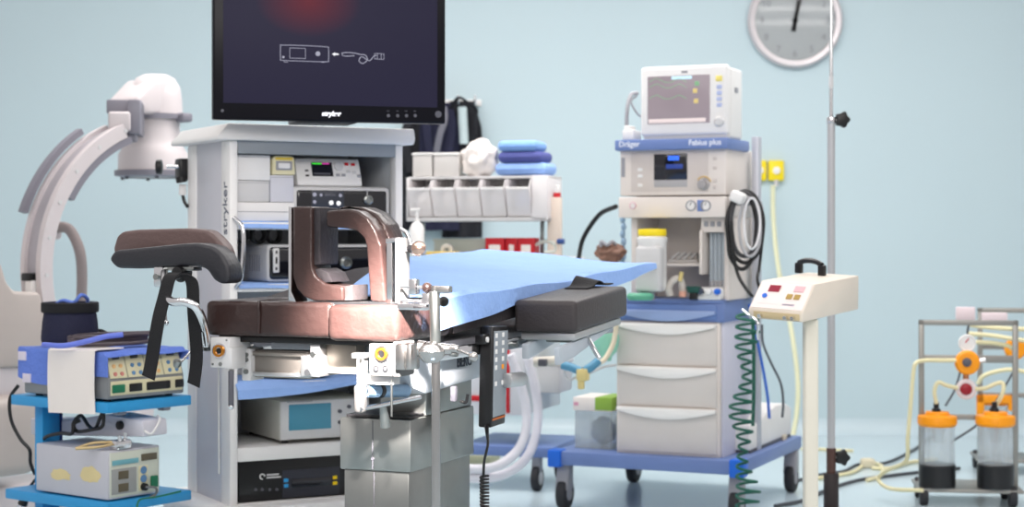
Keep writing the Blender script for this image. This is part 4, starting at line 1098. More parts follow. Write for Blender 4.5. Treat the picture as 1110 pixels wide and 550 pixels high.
# carriage, hose, cabinet
b = MB(); b.tube([K.at(61, 247, 6.75), K.at(72, 247, 6.72), K.at(80, 256, 6.72), K.at(87, 275, 6.72), K.at(89, 300, 6.75), K.at(88, 335, 6.8)], .021, mat('hose_grey_brown', (150, 138, 136), .5), 14); b.build('hose', ka, 'grey brown hose')
b = MB(); q = K.at(62, 249, 6.78); b.box(q.x - .05, q.x + .005, q.y - .03, q.y + .05, q.z - .04, q.z + .04, CW, .012); b.build('hose_socket', ka)
b = MB(); x0, z1 = K.y(-40, 318, -.12); x1, _ = K.y(58, 318, -.12)
z_ = lambda py: CAMZ - (py - HY) / FPX * 6.75
b.prism([K.y(-60, 285, -.12), K.y(2, 285, -.12), K.y(8, 306, -.12), K.y(16, 316, -.12), K.y(44, 317, -.12), K.y(50, 340, -.12), K.y(56, 372, -.12), K.y(46, 398, -.12), K.y(-60, 402, -.12)], -.12, .12, BEIGE, bev=.015, seg=3)
b.build('carriage', ka, 'beige carriage housing')
b = MB(); x0, z0 = K.y(33, 302, .0); b.box(x0 - .015, x0 + .02, -.02, .04, z0 - .01, z0 + .02, BLACK, .004); b.box(x0 - .012, x0 + .016, -.025, .02, z0 - .09, z0 - .008, WHITE, .004); b.build('stop_block', ka)
b = MB(); b.tube([K.at(-10, 360, 6.6), K.at(10, 362, 6.5), K.at(26, 370, 6.45), K.at(40, 378, 6.45)], .03, mat('c_arm_light_grey', (178, 180, 184), .4), 14); b.build('handle', ka)
b = MB(); b.tube([K.at(0, 384, 6.4), K.at(12, 374, 6.4), K.at(24, 372, 6.4)], .014, DGREY, 10); b.build('brake_lever', ka)
b = MB()
x0, x1, z0, z1 = K.rect(-80, 46, 432, 522, -.15); b.box(x0, x1, -.15, .4, z0, z1, BEIGE, .05, 4); b.box(x0, x1 - .02, -.1, .35, z1 - .02, z1 + .16, CW, .03); x2 = K.y(66, 540, -.1)[0]
b.build('cabinet', ka, 'beige lower cabinet')
b = MB(); b.box(x0, x1 + .5, -.02, .22, .05, .17, CW, .03, 3); b.build('base_leg', ka)
for x in (x0 + .1, x1 + .42):
    b = MB(); b.cyl((x, .04, .05), (x, .10, .05), .05, RUBBER, bev=.008); b.build('caster', ka)
b = MB(); b.tube([K.at(3, 400, 6.5), K.at(0, 420, 6.5), K.at(4, 440, 6.5), K.at(-4, 470, 6.5)], .03, mat('corrugated_cream', (212, 196, 184), .6), 14); b.build('cable_sleeve', ka)
# ================================================================ supply cart with bins, middle background
S = Fr(443, 7.5, -18)
SW = S.y(583, 236, 0)[0]
def SZ(py): return S.y(500, py, 0)[1]
sc = thing('supply_cart', 'pale supply cart with red edge stripe and blue base behind the operating table', 'cart', S, (SW / 2, .2, 0))
zt0 = SZ(279); 
sr = S.y(606, 276, .0)[0]; sl_ = S.y(466, 276, 0)[0]
b = MB(); b.box(-.02, sr, 0, .42, SZ(287), zt0, PALE, .008); b.box(-.02, sr, -.004, .0, SZ(286), SZ(280), GREY, .001); b.build('worktop', sc)
b = MB(); x0 = S.y(500, 430, 0)[0]; x1 = S.y(562, 430, 0)[0]
b.box(-.0, x1 + .02, .015, .40, .32, SZ(287), mat('cart_body_white', (222, 222, 226), .45), .006); b.build('cabinet', sc)
b = MB(); xq = S.y(550.5, 440, .012)[0]; b.box(xq - .008, xq + .008, .008, .016, .33, SZ(345), RED, .001); xq = S.y(518, 440, .012)[0]; b.box(xq - .03, xq + .015, .009, .016, SZ(435), SZ(429), RED, .001); b.build('stripe', sc, 'red edge stripe')
b = MB(); xq = S.y(570, 440, .0)[0]; b.box(xq - .02, xq + .05, .04, .36, .34, SZ(300), mat('cart_side_grey', (206, 212, 214), .5), .006); b.build('side_panel', sc)
b = MB(); x0, x1, z0, z1 = S.rect(573, 606, 391, 427, -.01); b.box(x0, x1, -.0, .2, z0, z1, PALE, .012); b.box(x0 - .005, x1 + .005, -.006, .206, z1 - .018, z1, PALE, .004); b.build('side_bin', sc, 'grey side bin')
b = MB(); x0, z0 = S.y(497, 493, -.03); x1, _ = S.y(598, 488, -.03); b.box(x0, x1, -.03, .44, z0, z0 + .045, SHELFBLUE, .006); b.build('base', sc, 'blue base')
for x, y in ((.05, .02), (x1 - .08, .02), (.05, .38), (x1 - .08, .38)):
    b = MB(); b.cyl((x - .016, y, .055), (x + .016, y, .055), .055, RUBBER, bev=.006); b.cyl((x - .018, y, .055), (x + .018, y, .055), .03, PALE); b.box(x - .02, x + .02, y - .02, y + .02, .085, z0, GREY, .004); b.build('caster', sc)
b = MB()
pz = SZ(194)
for px in (583, 599): b = MB(); xq = S.y(px, 260, .1)[0]; b.box(xq - .008, xq + .008, .16, .176, zt0, SZ(240), STEEL, .002); b.build('upright', sc, 'steel upright')
b = MB(); b.box(.0, .012, .16, .172, zt0, SZ(240), STEEL, .002); b.build('upright', sc, 'steel upright')
# rack of five tilt bins
rk = thing('bin_rack', 'grey rack with five clear tilt bins above the supply cart', 'bin rack', S, (SW / 2, .1, SZ(239)))
CLEAR = mat('clear_bin_plastic', (246, 242, 242), .3, trans=.1, alpha=.6)
rd = .22
rx1 = S.y(598, 215, .0)[0]
b = MB(); b.box(-.012, rx1 - .02, 0, rd, SZ(240), SZ(236), PALE, .002); b.box(-.012, rx1 - .02, .03, rd, SZ(194), SZ(191), PALE, .002); b.box(-.012, rx1 - .02, rd - .008, rd, SZ(236), SZ(194), WHITE, .001)
b.box(-.012, -.004, .0, rd, SZ(238), SZ(192), PALE, .002)
xs_ = S.y(576, 215, 0)[0]; b.box(xs_, rx1 - .02, .0, rd, SZ(240), SZ(191), mat('rack_white', (222, 218, 218), .5), .004)
b.build('frame', rk)
nb = 5; bw = (xs_ + .004) / nb
for i in range(nb):
    xa = -.002 + bw * i + .003; xb = xa + bw - .006
    b = MB(); zb_, zt_2 = SZ(235), SZ(195)
    b.prism([(.012, zb_), (-.03, zt_2 - .045), (-.03, zt_2 - .04), (-.004, zt_2), (.16, zt_2), (.16, zb_)], xa, xa + .004, CLEAR, 'yz'); b.prism([(.012, zb_), (-.03, zt_2 - .045), (-.03, zt_2 - .04), (-.004, zt_2), (.16, zt_2), (.16, zb_)], xb - .004, xb, CLEAR, 'yz')
    b.prism([(.012, zb_), (-.03, zt_2 - .045), (-.026, zt_2 - .045), (.016, zb_)], xa, xb, CLEAR, 'yz'); b.box(xa, xb, .012, .16, zb_, zb_ + .004, CLEAR, 0); b.prism([(-.03, zt_2 - .045), (-.03, zt_2 - .034), (-.026, zt_2 - .034), (-.026, zt_2 - .045)], xa, xb, WHITE, 'yz', .001)
    b.build('tilt_bin', rk)
    rng = random.Random(30 + i)
    lab = ['white packs in the leftmost clear bin of the rack', 'white packs in the second clear bin from the left', 'white packs in the middle clear bin of the rack', 'grey packs in the fourth clear bin of the rack', 'blue tinted pack in the rightmost clear bin of the rack'][i]
    b = MB(); xm_ = (xa + xb) / 2
    b.blob((xm_, .08, zb_ + .06), .05, [PAPER, PAPER, PAPER, mat('grey_pack', (190, 186, 190), .7), mat('blue_grey_pack', (150, 164, 204), .7)][i], (.8, 1., 1.05), .3, i + 2)
    b.thing('supply_pack', lab, 'pack', S, (xm_, .08, zb_ + .006), 'packs in the tilt bins')
# on top of the rack
ztp = SZ(190.5)
for i, (a, c, lab) in enumerate(((447, 468, 'clear tray leftmost on top of the bin rack'), (470, 497, 'clear tray on top of the bin rack left of the white bundle'))):
    x0, x1, z0, z1 = S.rect(a, c, 168, 190, .06)
    b = MB(); b.box(x0, x1, .06, .19, ztp, z1 + .01, mat('frosted_tray', (224, 220, 216), .35, trans=.2), .006); b.box(x0 - .004, x1 + .004, .056, .194, z1 - .0, z1 + .008, WHITE, .003); b.thing('supply_tray', lab, 'tray', S, ((x0 + x1) / 2, .12, ztp), 'clear trays on the rack')
q = S.y(520, 172, .10); b = MB(); b.blob((q[0], .10, ztp + .075), .085, PAPER, (.95, .8, .95), .3, 5, 4, 2.2); b.thing('cloth_bundle', 'crumpled white cloth bundle on the bin rack', 'cloth', S, (q[0], .10, ztp))
zz = ztp
for (py0, py1, px0, px1, m, lab) in ((174, 190, 537, 594, CLOTHBLUE, 'folded light blue drape lowest in the stack on the bin rack'), (163, 177, 540, 589, mat('indigo_fabric', (84, 90, 152), .85, bump=.2), 'folded indigo drape in the middle of the stack on the bin rack'), (152, 166, 540, 583, mat('mid_blue_fabric', (132, 172, 228), .85, bump=.2), 'folded mid blue drape topmost of the stack on the bin rack')):
    x0, x1, z0, z1 = S.rect(px0, px1, py0, py1, .05); h = (z1 - z0) * .86
    b = MB(); b.box(x0, x1, .03, .20, zz + .001, zz + h, m, h * .44, 4); b.box(x0 + .01, x1 - .004, .026, .19, zz + h * .45, zz + h * .55, m, h * .04)
    b.thing('folded_drape', lab, 'drape', S, ((x0 + x1) / 2, .12, zz), 'folded drapes on the rack'); zz += h
# worktop items
yb = .05
b = MB(); x0, x1, z0, z1 = S.rect(470, 526, 259, 276, .13); b.box(x0, x1, .13, .30, zt0 + .001, z1, mat('grey_green_tray', (190, 196, 186), .5), .006); b.box(x0 - .004, x1 + .004, .126, .304, z1 - .01, z1, mat('grey_green_tray', (190, 196, 186), .5), .003); b.thing('instrument_tray', 'long grey green tray on the supply cart worktop', 'tray', S, ((x0 + x1) / 2, .2, zt0))
q = S.y(484, 268, .06); b = MB(); b.lathe([(.012, 0), (.027, 0), (.029, .004), (.029, .022), (.027, .026), (.012, .026), (.012, 0)], (q[0], .085, zt0 + .030), WHITE, (0, -1, 0), 28); b.thing('tape_roll', 'white tape roll standing on edge in front of the grey green tray', 'tape roll', S, (q[0], .07, zt0))
b = MB(); x0, x1, z0, z1 = S.rect(464, 497, 272, 279, .03); b.box(x0, x1, .0, .06, zt0 + .0005, zt0 + .024, mat('mustard_pack', (236, 204, 110), .6), .004); b.thing('supply_packet', 'small mustard packet on the supply cart worktop before the tape roll', 'packet', S, ((x0 + x1) / 2, .03, zt0))
for i, (a, c, lab) in enumerate(((526, 546, 'red box leftmost of three on the supply cart'), (547, 560, 'red box in the middle of three on the supply cart'), (561, 579, 'red box rightmost of three on the supply cart'))):
    x0, x1, z0, z1 = S.rect(a, c, 258, 276, .05); t = thing('supply_box', lab, 'box', S, ((x0 + x1) / 2, .08, zt0), 'red boxes on the supply cart')
    b = MB(); b.box(x0, x1, .05 + .01 * (i == 1), .13, zt0 + .001, z1, RED, .003); b.build('carton', t); b = MB(); b.box(x0 + .016, x1 - .016, .049 + .01 * (i == 1), .052 + .01 * (i == 1), zt0 + .018, z1 - .03, PAPER, .001); b.build('panel', t, 'white panel')
bt = thing('soap_bottle', 'white pump soap bottle at left end of the supply cart', 'bottle', S, S.at(452, 278, 7.3))
q = S.at(452, 279, 7.42); zq = zt0
b = MB(); r = 8 / FPX * 7.4; Hb = (zt0 - 0, )
zA, zB, zC = SZ(276), SZ(243), SZ(228)
b.lathe([(0, zA), (r, zA), (r, zB - .02), (r * .7, zB), (r * .35, zB + .008), (r * .35, zB + .02), (0, zB + .02)], (q.x, q.y, 0), WHITE); b.build('body', bt)
b = MB(); b.cyl((q.x, q.y, zB + .018), (q.x, q.y, zC), .006, WHITE); b.box(q.x - .03, q.x + .012, q.y - .008, q.y + .008, zC - .004, zC + .008, WHITE, .003); b.build('pump', bt)
tb = thing('drain_tube', 'cream upright box-shaped sleeve with red tip at the right end of the supply cart', 'sleeve', S, S.at(601, 262, 7.4))
x0, x1, z0, z1 = S.rect(593, 607, 214, 268, .06); b = MB(); b.box(x0, x1, .06, .10, zt0 + .001, z1, mat('cream_sleeve', (228, 212, 198), .5), .004); b.build('body', tb)
b = MB(); b.box((x0 + x1) / 2 - .004, x1 - .004, .07, .09, z1 - .002, z1 + .02, RED, .003); b.cyl(((x0 + x1) / 2 + .014, .08, z1 + .018), ((x0 + x1) / 2 + .014, .08, z1 + .055), .010, WHITE, bev=.003); b.build('cap', tb, 'red and white tip')
b = MB(); q = S.at(607, 262, 7.35); b.cyl(q + Vector((-.012, 0, 0)), q + Vector((.02, 0, 0)), .012, mat('dark_blue_plastic', (40, 70, 130), .5), bev=.003); b.build('knob', tb, 'dark blue knob')
b = MB(); q = S.at(590, 268, 7.4); b.tube([S.at(580, 266, 7.4), S.at(590, 262, 7.38), S.at(600, 264, 7.36), S.at(602, 272, 7.36), S.at(590, 274, 7.36)], .008, mat('pale_hose', (200, 204, 196), .5)); b.thing('short_hose', 'short pale hose lying beside the rightmost red box', 'hose', S, q)
# corrugated hoses curling down to the floor
def corr(pts, r, n, m):
    P = smooth_path(pts, n)
    b = MB()
    b.tube(P, r, m, 14, 1)
    return b
for lab, pts in (('white corrugated hose nearest the hand control, curling to the floor', [(553, 384, 6.9), (562, 410, 6.9), (570, 440, 6.9), (570, 468, 6.88), (560, 490, 6.85), (540, 505, 6.8), (515, 509, 6.8), (490, 506, 6.85)]), ('white corrugated hose farther right, curling to the floor', [(572, 388, 6.98), (579, 415, 6.98), (583, 445, 6.98), (580, 475, 6.95), (568, 500, 6.9), (545, 515, 6.85), (518, 519, 6.8), (490, 516, 6.85)])):
    P = smooth_path([S.at(*p) for p in pts], 26)
    b = MB()
    bmh = bmesh.new(); rings = []
    for i, p in enumerate(P):
        t_ = (P[min(i + 1, len(P) - 1)] - P[max(i - 1, 0)]).normalized(); n_ = (Vector((0, 1, 0)) - t_ * t_.y).normalized(); bn = t_.cross(n_)
        r = .0205 if i % 2 else .0175
        rings.append([bmh.verts.new(p + n_ * r * math.cos(k * math.pi / 7) + bn * r * math.sin(k * math.pi / 7)) for k in range(14)])
    for A_, B_ in zip(rings, rings[1:]):
        for k in range(14): bmh.faces.new([A_[k], A_[(k + 1) % 14], B_[(k + 1) % 14], B_[k]])
    bmh.faces.new(rings[0][::-1]); bmh.faces.new(rings[-1]); bmesh.ops.recalc_face_normals(bmh, faces=bmh.faces[:])
    b.add(bmh, mat('white_corrugated_hose', (232, 230, 236), .45)); b.thing('corrugated_hose', lab, 'hose', S, S.at(*pts[-1]), 'corrugated hoses behind the table')
b = MB(); b.box(*(lambda q: (q.x - .10, q.x + .08, q.y - .08, q.y + .08, .001, .05))(S.z(522, 497, .05) and Vector((*S.z(520, 499, .02), .02))), mat('dull_green_case', (176, 178, 150), .5), .01); b.thing('floor_box', 'dull greenish low box on the floor under the supply cart base', 'box', S, (*S.z(520, 499, .02), 0))

# ================================================================ lead aprons on wall hooks
Wf = Fr(478, WY - .05, 0)
hk = thing('coat_hooks', 'wall hook rail holding the dark lead aprons', 'hook rail', Wf, (0, .05, Wf.y(478, 112)[1]))
b = MB(); x0, x1, z0, z1 = Wf.rect(455, 522, 108, 115, .03); b.box(x0, x1, .03, .049, z0, z1, WHITE, .004); b.build('rail', hk)
for px in (470, 497, 515):
    q = Wf.y(px, 108, -.02); b = MB(); b.tube([(q[0], .035, q[1] - .01), (q[0], -.02, q[1] - .03), (q[0], -.045, q[1] - .01), (q[0], -.045, q[1] + .02)], .007, CHROME); b.build('hook', hk)
def apron(name, label, px0, px1, py0, py1, y0, m, seed, neck=True):
    x0, x1, z0, z1 = Wf.rect(px0, px1, py0, py1, y0); w_ = x1 - x0
    rng = random.Random(seed)
    t = thing(name, label, 'apron', Wf, ((x0 + x1) / 2, y0, z1), 'lead aprons on the wall hooks')
    def fn(u, v):
        s = .62 + .38 * min(1, u / .2) if neck else 1
        x = (x0 + x1) / 2 + w_ * (v - .5) * s
        y = y0 - .022 - .016 * math.sin(v * 9 + seed) * (.4 + u) - .01 * math.sin(u * 5 + seed)
        return x, y, z1 - (z1 - z0) * u
    b = MB(); b.sheet(fn, 26, 24, .012, m); b.build('apron_body', t)
    b = MB()
    for sg in (-1, 1):
        b.tube([((x0 + x1) / 2 + sg * w_ * .2, y0 - .05, z1 - .02), ((x0 + x1) / 2 + sg * w_ * .32, y0 - .055, z1 - .12), ((x0 + x1) / 2 + sg * w_ * .2, y0 - .06, z1 - .3)], .02, m, 10, flat=(.006, .024))
    b.build('shoulder_strap', t)
BLK = mat('apron_black', (24, 25, 32), .75, bump=.2)
apron('lead_apron', 'black lead apron hanging leftmost, half behind the monitor', 432, 478, 128, 250, .02, BLK, 1)
apron('lead_apron', 'navy lead apron with grey straps hanging in the middle of the hook rail', 455, 498, 112, 250, -.05, NAVY, 2)
apron('lead_apron', 'black lead apron hanging rightmost below the white bundle', 480, 522, 110, 258, .0, BLK, 3)
b = MB(); b.tube([Wf.at(488, 118, 9.25), Wf.at(497, 106, 9.22), Wf.at(508, 112, 9.22), Wf.at(517, 120, 9.24), Wf.at(514, 135, 9.22), Wf.at(516, 150, 9.22)], .014, BLK, 10, flat=(.006, .016)); b.thing('apron_strap', 'black strap looped over the right hook', 'strap', Wf, Wf.at(500, 106, 9.22))
b = MB(); b.tube([Wf.at(481, 116, 9.2), Wf.at(482, 130, 9.18), Wf.at(477, 145, 9.18), Wf.at(473, 165, 9.2)], .014, mat('grey_strap', (110, 110, 120), .7), 10, flat=(.006, .018)); b.thing('apron_strap', 'grey strap hanging beside the monitor corner', 'strap', Wf, Wf.at(481, 116, 9.2))
b = MB(); q = Wf.at(499, 122, 9.21); b.sheet(lambda u, v: (q.x - .012 + .045 * v + .01 * u, q.y + .01 - .02 * math.sin(3 * v), q.z + .03 - .20 * u), 10, 6, .004, mat('pale_lining', (190, 206, 208), .8)); b.thing('apron_lining', 'pale cloth hanging between the dark aprons on the hook rail', 'cloth', Wf, q)
# ================================================================ anaesthesia machine
A = Fr(780, 6.6, -24)
def AZ(py): return A.y(780, py, 0)[1]
an = thing('anaesthesia_machine', 'warm white anaesthesia machine with blue shelf, drawers and blue wheeled platform', 'anaesthesia machine', A, (-.2, .2, 0))
bl = A.y(668, 420, 0)[0]                       # left edge of the drawer block
bd = A.x(815, 420, 0)[0] * .98                        # depth
zP1 = AZ(497); zP0 = AZ(513)
pl = A.y(597, 500, -.06)[0]; prr = A.y(803, 510, -.06)[0]; pdd = A.x(869, 489, prr)[0]
b = MB(); b.box(pl, prr, -.06, pdd, zP1 - .055, zP1, SHELFBLUE, .006); b.build('platform', an, 'periwinkle platform')
for x0, x1 in ((pl - .012, pl + .045), (prr - .045, prr + .014)):
    b = MB(); b.box(x0, x1, -.072, -.0, zP1 - .064, zP1 + .006, BRIGHTBLUE, .008); b.build('bumper', an, 'bright blue corner bumper')
for x in (pl + .04, prr - .03):
    for y in (-.01, pdd - .06):
        b = MB(); b.cyl((x - .02, y, .062), (x + .02, y, .062), .062, RUBBER, bev=.01, seg=28); b.cyl((x - .022, y, .062), (x + .022, y, .062), .028, GREY, seg=20); b.prism([(y - .04, .08), (y - .03, .13), (y - .02, zP1 - .055), (y + .03, zP1 - .055), (y + .03, .08)], x - .026, x + .026, GREY, 'yz', .004); b.build('caster', an)
# drawer block
zT = AZ(326); zB1 = AZ(350)
b = MB(); b.box(bl, 0, 0.004, bd, zP1, zB1, WARM, .004); b.build('drawer_cabinet', an)
b = MB(); b.box(bl - .004, .02, -.004, bd, zB1, zT, SHELFBLUE, .004)
b.box(bl - .03, .02, -.01, .12, zT - .012, zT + .002, SHELFBLUE, .003); b.build('worktop', an, 'blue writing worktop')
def lip(par, py, m, nm='handle'):
    z = AZ(py); x0, x1 = bl + .008, -.012; n = 16
    P = [(x0 + (x1 - x0) * k / n, z - .008 - .030 * math.sin(math.pi * k / n)) for k in range(n + 1)] + [(x1, z + .006), (x0, z + .006)]
    b = MB(); b.prism(P, -.026, .0, m, 'xz', .004); b.build(nm, par)
rows = [(352, 398), (400, 443), (445, 494)]
b = MB(); b.box(bl + .006, -.01, -.010, .01, zB1 + .01, AZ(331), mat('drawer_front_blue', (106, 134, 190), .4), .003); d = b.build('drawer', an, 'blue top drawer'); lip(d, 339, mat('pale_blue_lip', (150, 170, 212), .4))
for a, c in rows:
    b = MB(); b.box(bl + .010, -.010, -.004, .02, AZ(c), AZ(a), mat('drawer_warm_grey', (214, 207, 202), .45), .003); d = b.build('drawer', an); lip(d, a + 1.5, mat('lip_white', (244, 240, 236), .4))
cxr = A.y(798, 420, 0)[0]
b = MB(); b.box(.0, .0 + .012, .02, bd, zP1, zT, mat('post_lilac', (206, 206, 220), .4), .003)
b.build('side_panel', an)
# upper body: recess with side walls, flow meter block, outlet panel
z0u = AZ(322); zpan0, zpan1 = AZ(236), AZ(213)
ux0 = A.y(681, 280, 0)[0]; uxL = A.y(671, 225, -.02)[0]; uxR = A.y(787, 225, -.02)[0]; udp = .40
b = MB()
b.box(ux0 - .006, ux0 + .02, 0.05, udp, zT, zpan0, WARM, .003); b.box(ux0, uxR, .30, udp, zT, zpan0, WARM, .003); b.box(uxR - .02, uxR + .0, .02, udp, zT, zpan0, WARM, .004)
b.build('recess_housing', an)
b = MB(); xf0 = A.y(758, 280, 0.0)[0]; b.box(xf0, uxR - .02, .02, .30, AZ(252), zpan0, WARM, .003); b.box(xf0, xf0 + .012, .0, .30, zT + .10, AZ(250), WARM, .002); b.box(xf0 + .012, uxR - .02, .10, .12, zT + .05, AZ(250), mat('flow_backplate', (176, 186, 196), .4), .002)
fm = b.build('flowmeter_block', an)
for k in range(4):
    xq = xf0 + .028 + k * (uxR - .045 - xf0) / 4.2; b = MB(); b.cyl((xq, .07, AZ(306)), (xq, .07, AZ(253)), .008, mat('flow_glass', (206, 216, 224), .1, trans=.3), seg=14); b.cyl((xq, .07, AZ(312)), (xq, .07, AZ(305)), .010, CHROME, seg=14); b.build('flow_tube', fm)
for k in range(3):
    xq = xf0 + .022 + k * .026; b = MB(); zq = A.y(770, 243, .02)[1]; b.box(xq - .008, xq + .008, .014, .022, zq - .010, zq + .010, GREY, .002); b.build('gauge', fm)
b = MB(); z_ = A.y(765, 320, -.01)[1]; b.box(xf0 - .01, uxR - .02, -.02, .10, zT + .001, A.y(765, 312, -.01)[1], WHITE, .012); b.build('valve_block', fm, 'white valve block')
for k, m in enumerate((mat('dark_knob', (60, 70, 90), .4), WHITE, BRIGHTBLUE)):
    xq = xf0 + .015 + k * .034; zq = A.y(765, 316, -.02)[1]; b = MB(); b.cyl((xq, -.045, zq), (xq, -.018, zq), .012, m, bev=.003, seg=16); b.build('valve_knob', fm)
b = MB(); b.box(uxL, uxR, -.03, udp, zpan0, zpan1, WARM, .006); op = b.build('outlet_panel', an)
for px, m in ((686, mat('pale_pink_ring', (220, 180, 190), .5)), (749, GREY), (765, GREY)):
    xq, zq = A.y(px, 223, -.032); b = MB()
    if px == 765: b.box(xq - .034, xq - .008, -.034, -.028, zq - .022, zq + .022, SHELFBLUE, .002)
    r = .014 if px == 686 else .021
    b.lathe([(r, 0), (r, .006), (r * .8, .008), (r * .76, .003), (0, .003)], (xq, -.029, zq), m, (0, -1, 0), 24); b.cyl((xq, -.034, zq), (xq, -.03, zq), r * .78, WHITE, seg=20)
    if px != 686: b.box(xq - .001, xq + .001, -.0355, -.033, zq, zq + .014, DGREY, 0, rot=(0, 30, 0))
    b.build('pressure_gauge', op)
# shelf in the recess
b = MB(); zq = A.y(740, 285, .1)[1]; b.box(A.y(722, 285, .06)[0], xf0, .06, .30, zq - .014, zq, WARM, .003); b.build('inner_shelf', an)
# ventilator module
zv0, zv1 = AZ(211.5), AZ(160)
vL, vR = A.y(672, 185, -.02)[0], A.y(787, 185, -.02)[0]
b = MB(); b.box(vL, vR, -.02, udp - .02, zv0, zv1, WARM, .006); vm = b.build('ventilator_module', an)
LIGHTP = mat('panel_pinkish_grey', (208, 198, 192), .5)
def ap(px0, px1, py0, py1, y, th, m, nm, par, lab=None, bev=.002):
    x0, x1, z0, z1 = A.rect(px0, px1, py0, py1, y); b = MB(); b.box(x0, x1, y - th, y + .002, z0, z1, m, bev); return b.build(nm, par, lab)
cp = ap(684, 768, 165, 208, -.02, .002, LIGHTP, 'control_panel', vm)
ap(709, 745, 195, 203, -.022, .002, mat('grey_strip', (170, 168, 170), .5), 'key_strip', cp)
s_ = ap(709, 745, 167, 195, -.022, .003, SCREEN, 'screen', cp, 'black screen with blue glowing words')
b = MB()
BG = mat('blue_glow', (20, 40, 120), .4, emit=(50, 110, 240), es=1.); BG2 = mat('dim_blue_glow', (20, 40, 90), .4, emit=(34, 56, 130), es=.8)
x0, x1, z0, z1 = A.rect(724, 736, 169, 174, -.0255); b.box(x0, x1, -.0262, -.024, z0, z1, BG, .002); x0, x1, z0, z1 = A.rect(722, 740, 178, 183, -.0255); b.box(x0, x1, -.0262, -.024, z0, z1, BG2, .002)
b.build('screen_text', s_)
b = MB(); xq, zq = A.y(763, 200, -.022); b.lathe([(.024, 0), (.024, .006), (.017, .010), (.016, .026), (0, .028)], (xq, -.022, zq), mat('rotary_grey', (168, 164, 164), .35, .3), (0, -1, 0), 24); b.build('rotary_knob', cp)
b = MB(); b.tube([(xq + .03 * math.cos(a), -.0235, zq + .03 * math.sin(a)) for a in [R(k) for k in range(20, 170, 25)]], .003, mat('gold_mark', (222, 190, 130), .5), 6); b.build('dial_mark', cp)
for py in (184, 191, 201):
    b = MB(); xq, zq = A.y(694, py, -.022); b.box(xq - .010, xq + .010, -.025, -.021, zq - .006, zq + .006, WHITE, .002); b.build('key', cp)
for py in (172, 182, 196, 203):
    b = MB(); xq, zq = A.y(775, py, -.02); b.box(xq - .008, xq + .008, -.023, -.018, zq - .007, zq + .007, LIGHTP, .002); b.build('key', vm)
b = MB(); x0, x1, z0, z1 = A.rect(673.5, 677.5, 171, 192, -.02); b.box(x0, x1, -.0212, -.018, z0, z1, GREY, 0); b.build('side_legend', vm)
# blue shelf on top with lettering
sL, sR = A.y(666, 156, -.06)[0], A.y(788, 156, -.06)[0]; zs0, zs1 = AZ(162.5), AZ(150)
sdep = A.x(808, 153, sR)[0]
zs0 = A.y(788, 161, -.06)[1]; zs1 = A.y(788, 149, -.06)[1]
b = MB(); b.box(sL, sR, -.06, max(sdep, .25), zs0, zs1, SHELFBLUE, .006); sh = b.build('top_shelf', an, 'blue top shelf')
LW = mat('white_lettering', (226, 230, 240), .5)
b = MB(); xq, zq = A.y(764, 154.6, -.06); b.text('Fabius plus', .030, (xq, -.0605, zq), LW, bold=.0006); b.build('lettering', sh)
b = MB(); xq, zq = A.y(682, 156.6, -.06); b.text('Dräger', .030, (xq, -.0605, zq), LW, bold=.0006); b.build('lettering', sh)
zv_top = max(zv1, zs0 - .002)
# rear post
b = MB(); px0, px1 = A.x(805, 200, sR + .002), A.x(815, 200, sR + .002); b.box(sR + .002, sR + .03, px0[0] if px0[0] > .26 else .27, (px0[0] if px0[0] > .26 else .27) + .05, zP1 + .001, zs1 + .02, mat('post_grey', (190, 192, 200), .4, .3), .004); b.build('rear_post', an, 'grey rear post')
# connectors at left edge
b = MB()
for k in range(7):
    q = A.at(675 + k % 2, 238 + k * 8, 6.95); b.sphere(q, .012, mat('glass_blue', (150, 180, 205), .3), (1, 1, 1.5), 2)
b.build('hose_connectors', an)

# patient monitor on the shelf
pm = thing('patient_monitor', 'white patient monitor with dim screen on the blue top shelf', 'monitor', A, (-.15, .1, zs1))
mL, mR, mz0, mz1 = A.rect(694, 793, 80, 148, -.03)
mz0 = zs1 + .001; mz1 = A.y(791, 69, -.03)[1]; mL = A.y(694, 110, -.03)[0]; mR = A.y(789, 110, -.03)[0]
b = MB(); b.box(mL, mR, -.03, .012, mz0 + .012, mz1, WHITE, .014, 3); b.box(mL + .01, mR + .0, .01, .17, mz0 + .0, mz1 - .008, WHITE, .012, 3)
b.box(mL + .01, mR - .004, -.02, .14, mz0, mz0 + .014, PALE, .003); cs = b.build('casing', pm)
s_ = ap(702, 769.5, 82, 134, -.031, .003, mat('monitor_dim_screen', (58, 52, 58), .18, emit=(150, 138, 144), es=.8), 'screen', pm, 'dim screen with faint traces')
def trace(pts, m, r=.0012):
    b = MB(); b.tube([(A.y(a, c, -.034)[0], -.0345, A.y(a, c, -.034)[1]) for a, c in pts], r, m, 6, 2); b.build('trace', s_)
GT = mat('green_trace', (40, 90, 60), .4, emit=(130, 165, 130), es=.8)
for y0 in (88, 94, 106): trace([(704 + 8 * k, y0 + (-3 if k % 3 == 1 else 1)) for k in range(6)], GT)
ap(703, 765, 128.5, 133, -.0335, .0015, mat('pale_menu', (150, 140, 140), .4, emit=(200, 186, 184), es=.8), 'menu_bar', s_)
ap(728, 750, 82.5, 86, -.0335, .0015, mat('cyan_bar', (130, 170, 190), .4, emit=(190, 214, 226), es=.8), 'title_bar', s_)
for px, py, m in ((753, 88, GT), (751, 96, mat('amber_digits', (150, 130, 60), .4, emit=(180, 165, 120), es=.8)), (752, 107, mat('amber_digits', (150, 130, 60), .4))):
    ap(px, px + 5, py, py + 5, -.0335, .0015, m, 'digits', s_)
ap(776, 783, 82, 88, -.030, .004, mat('pale_yellow_key', (236, 220, 120), .5), 'alarm_key', pm, 'pale yellow key', .002)
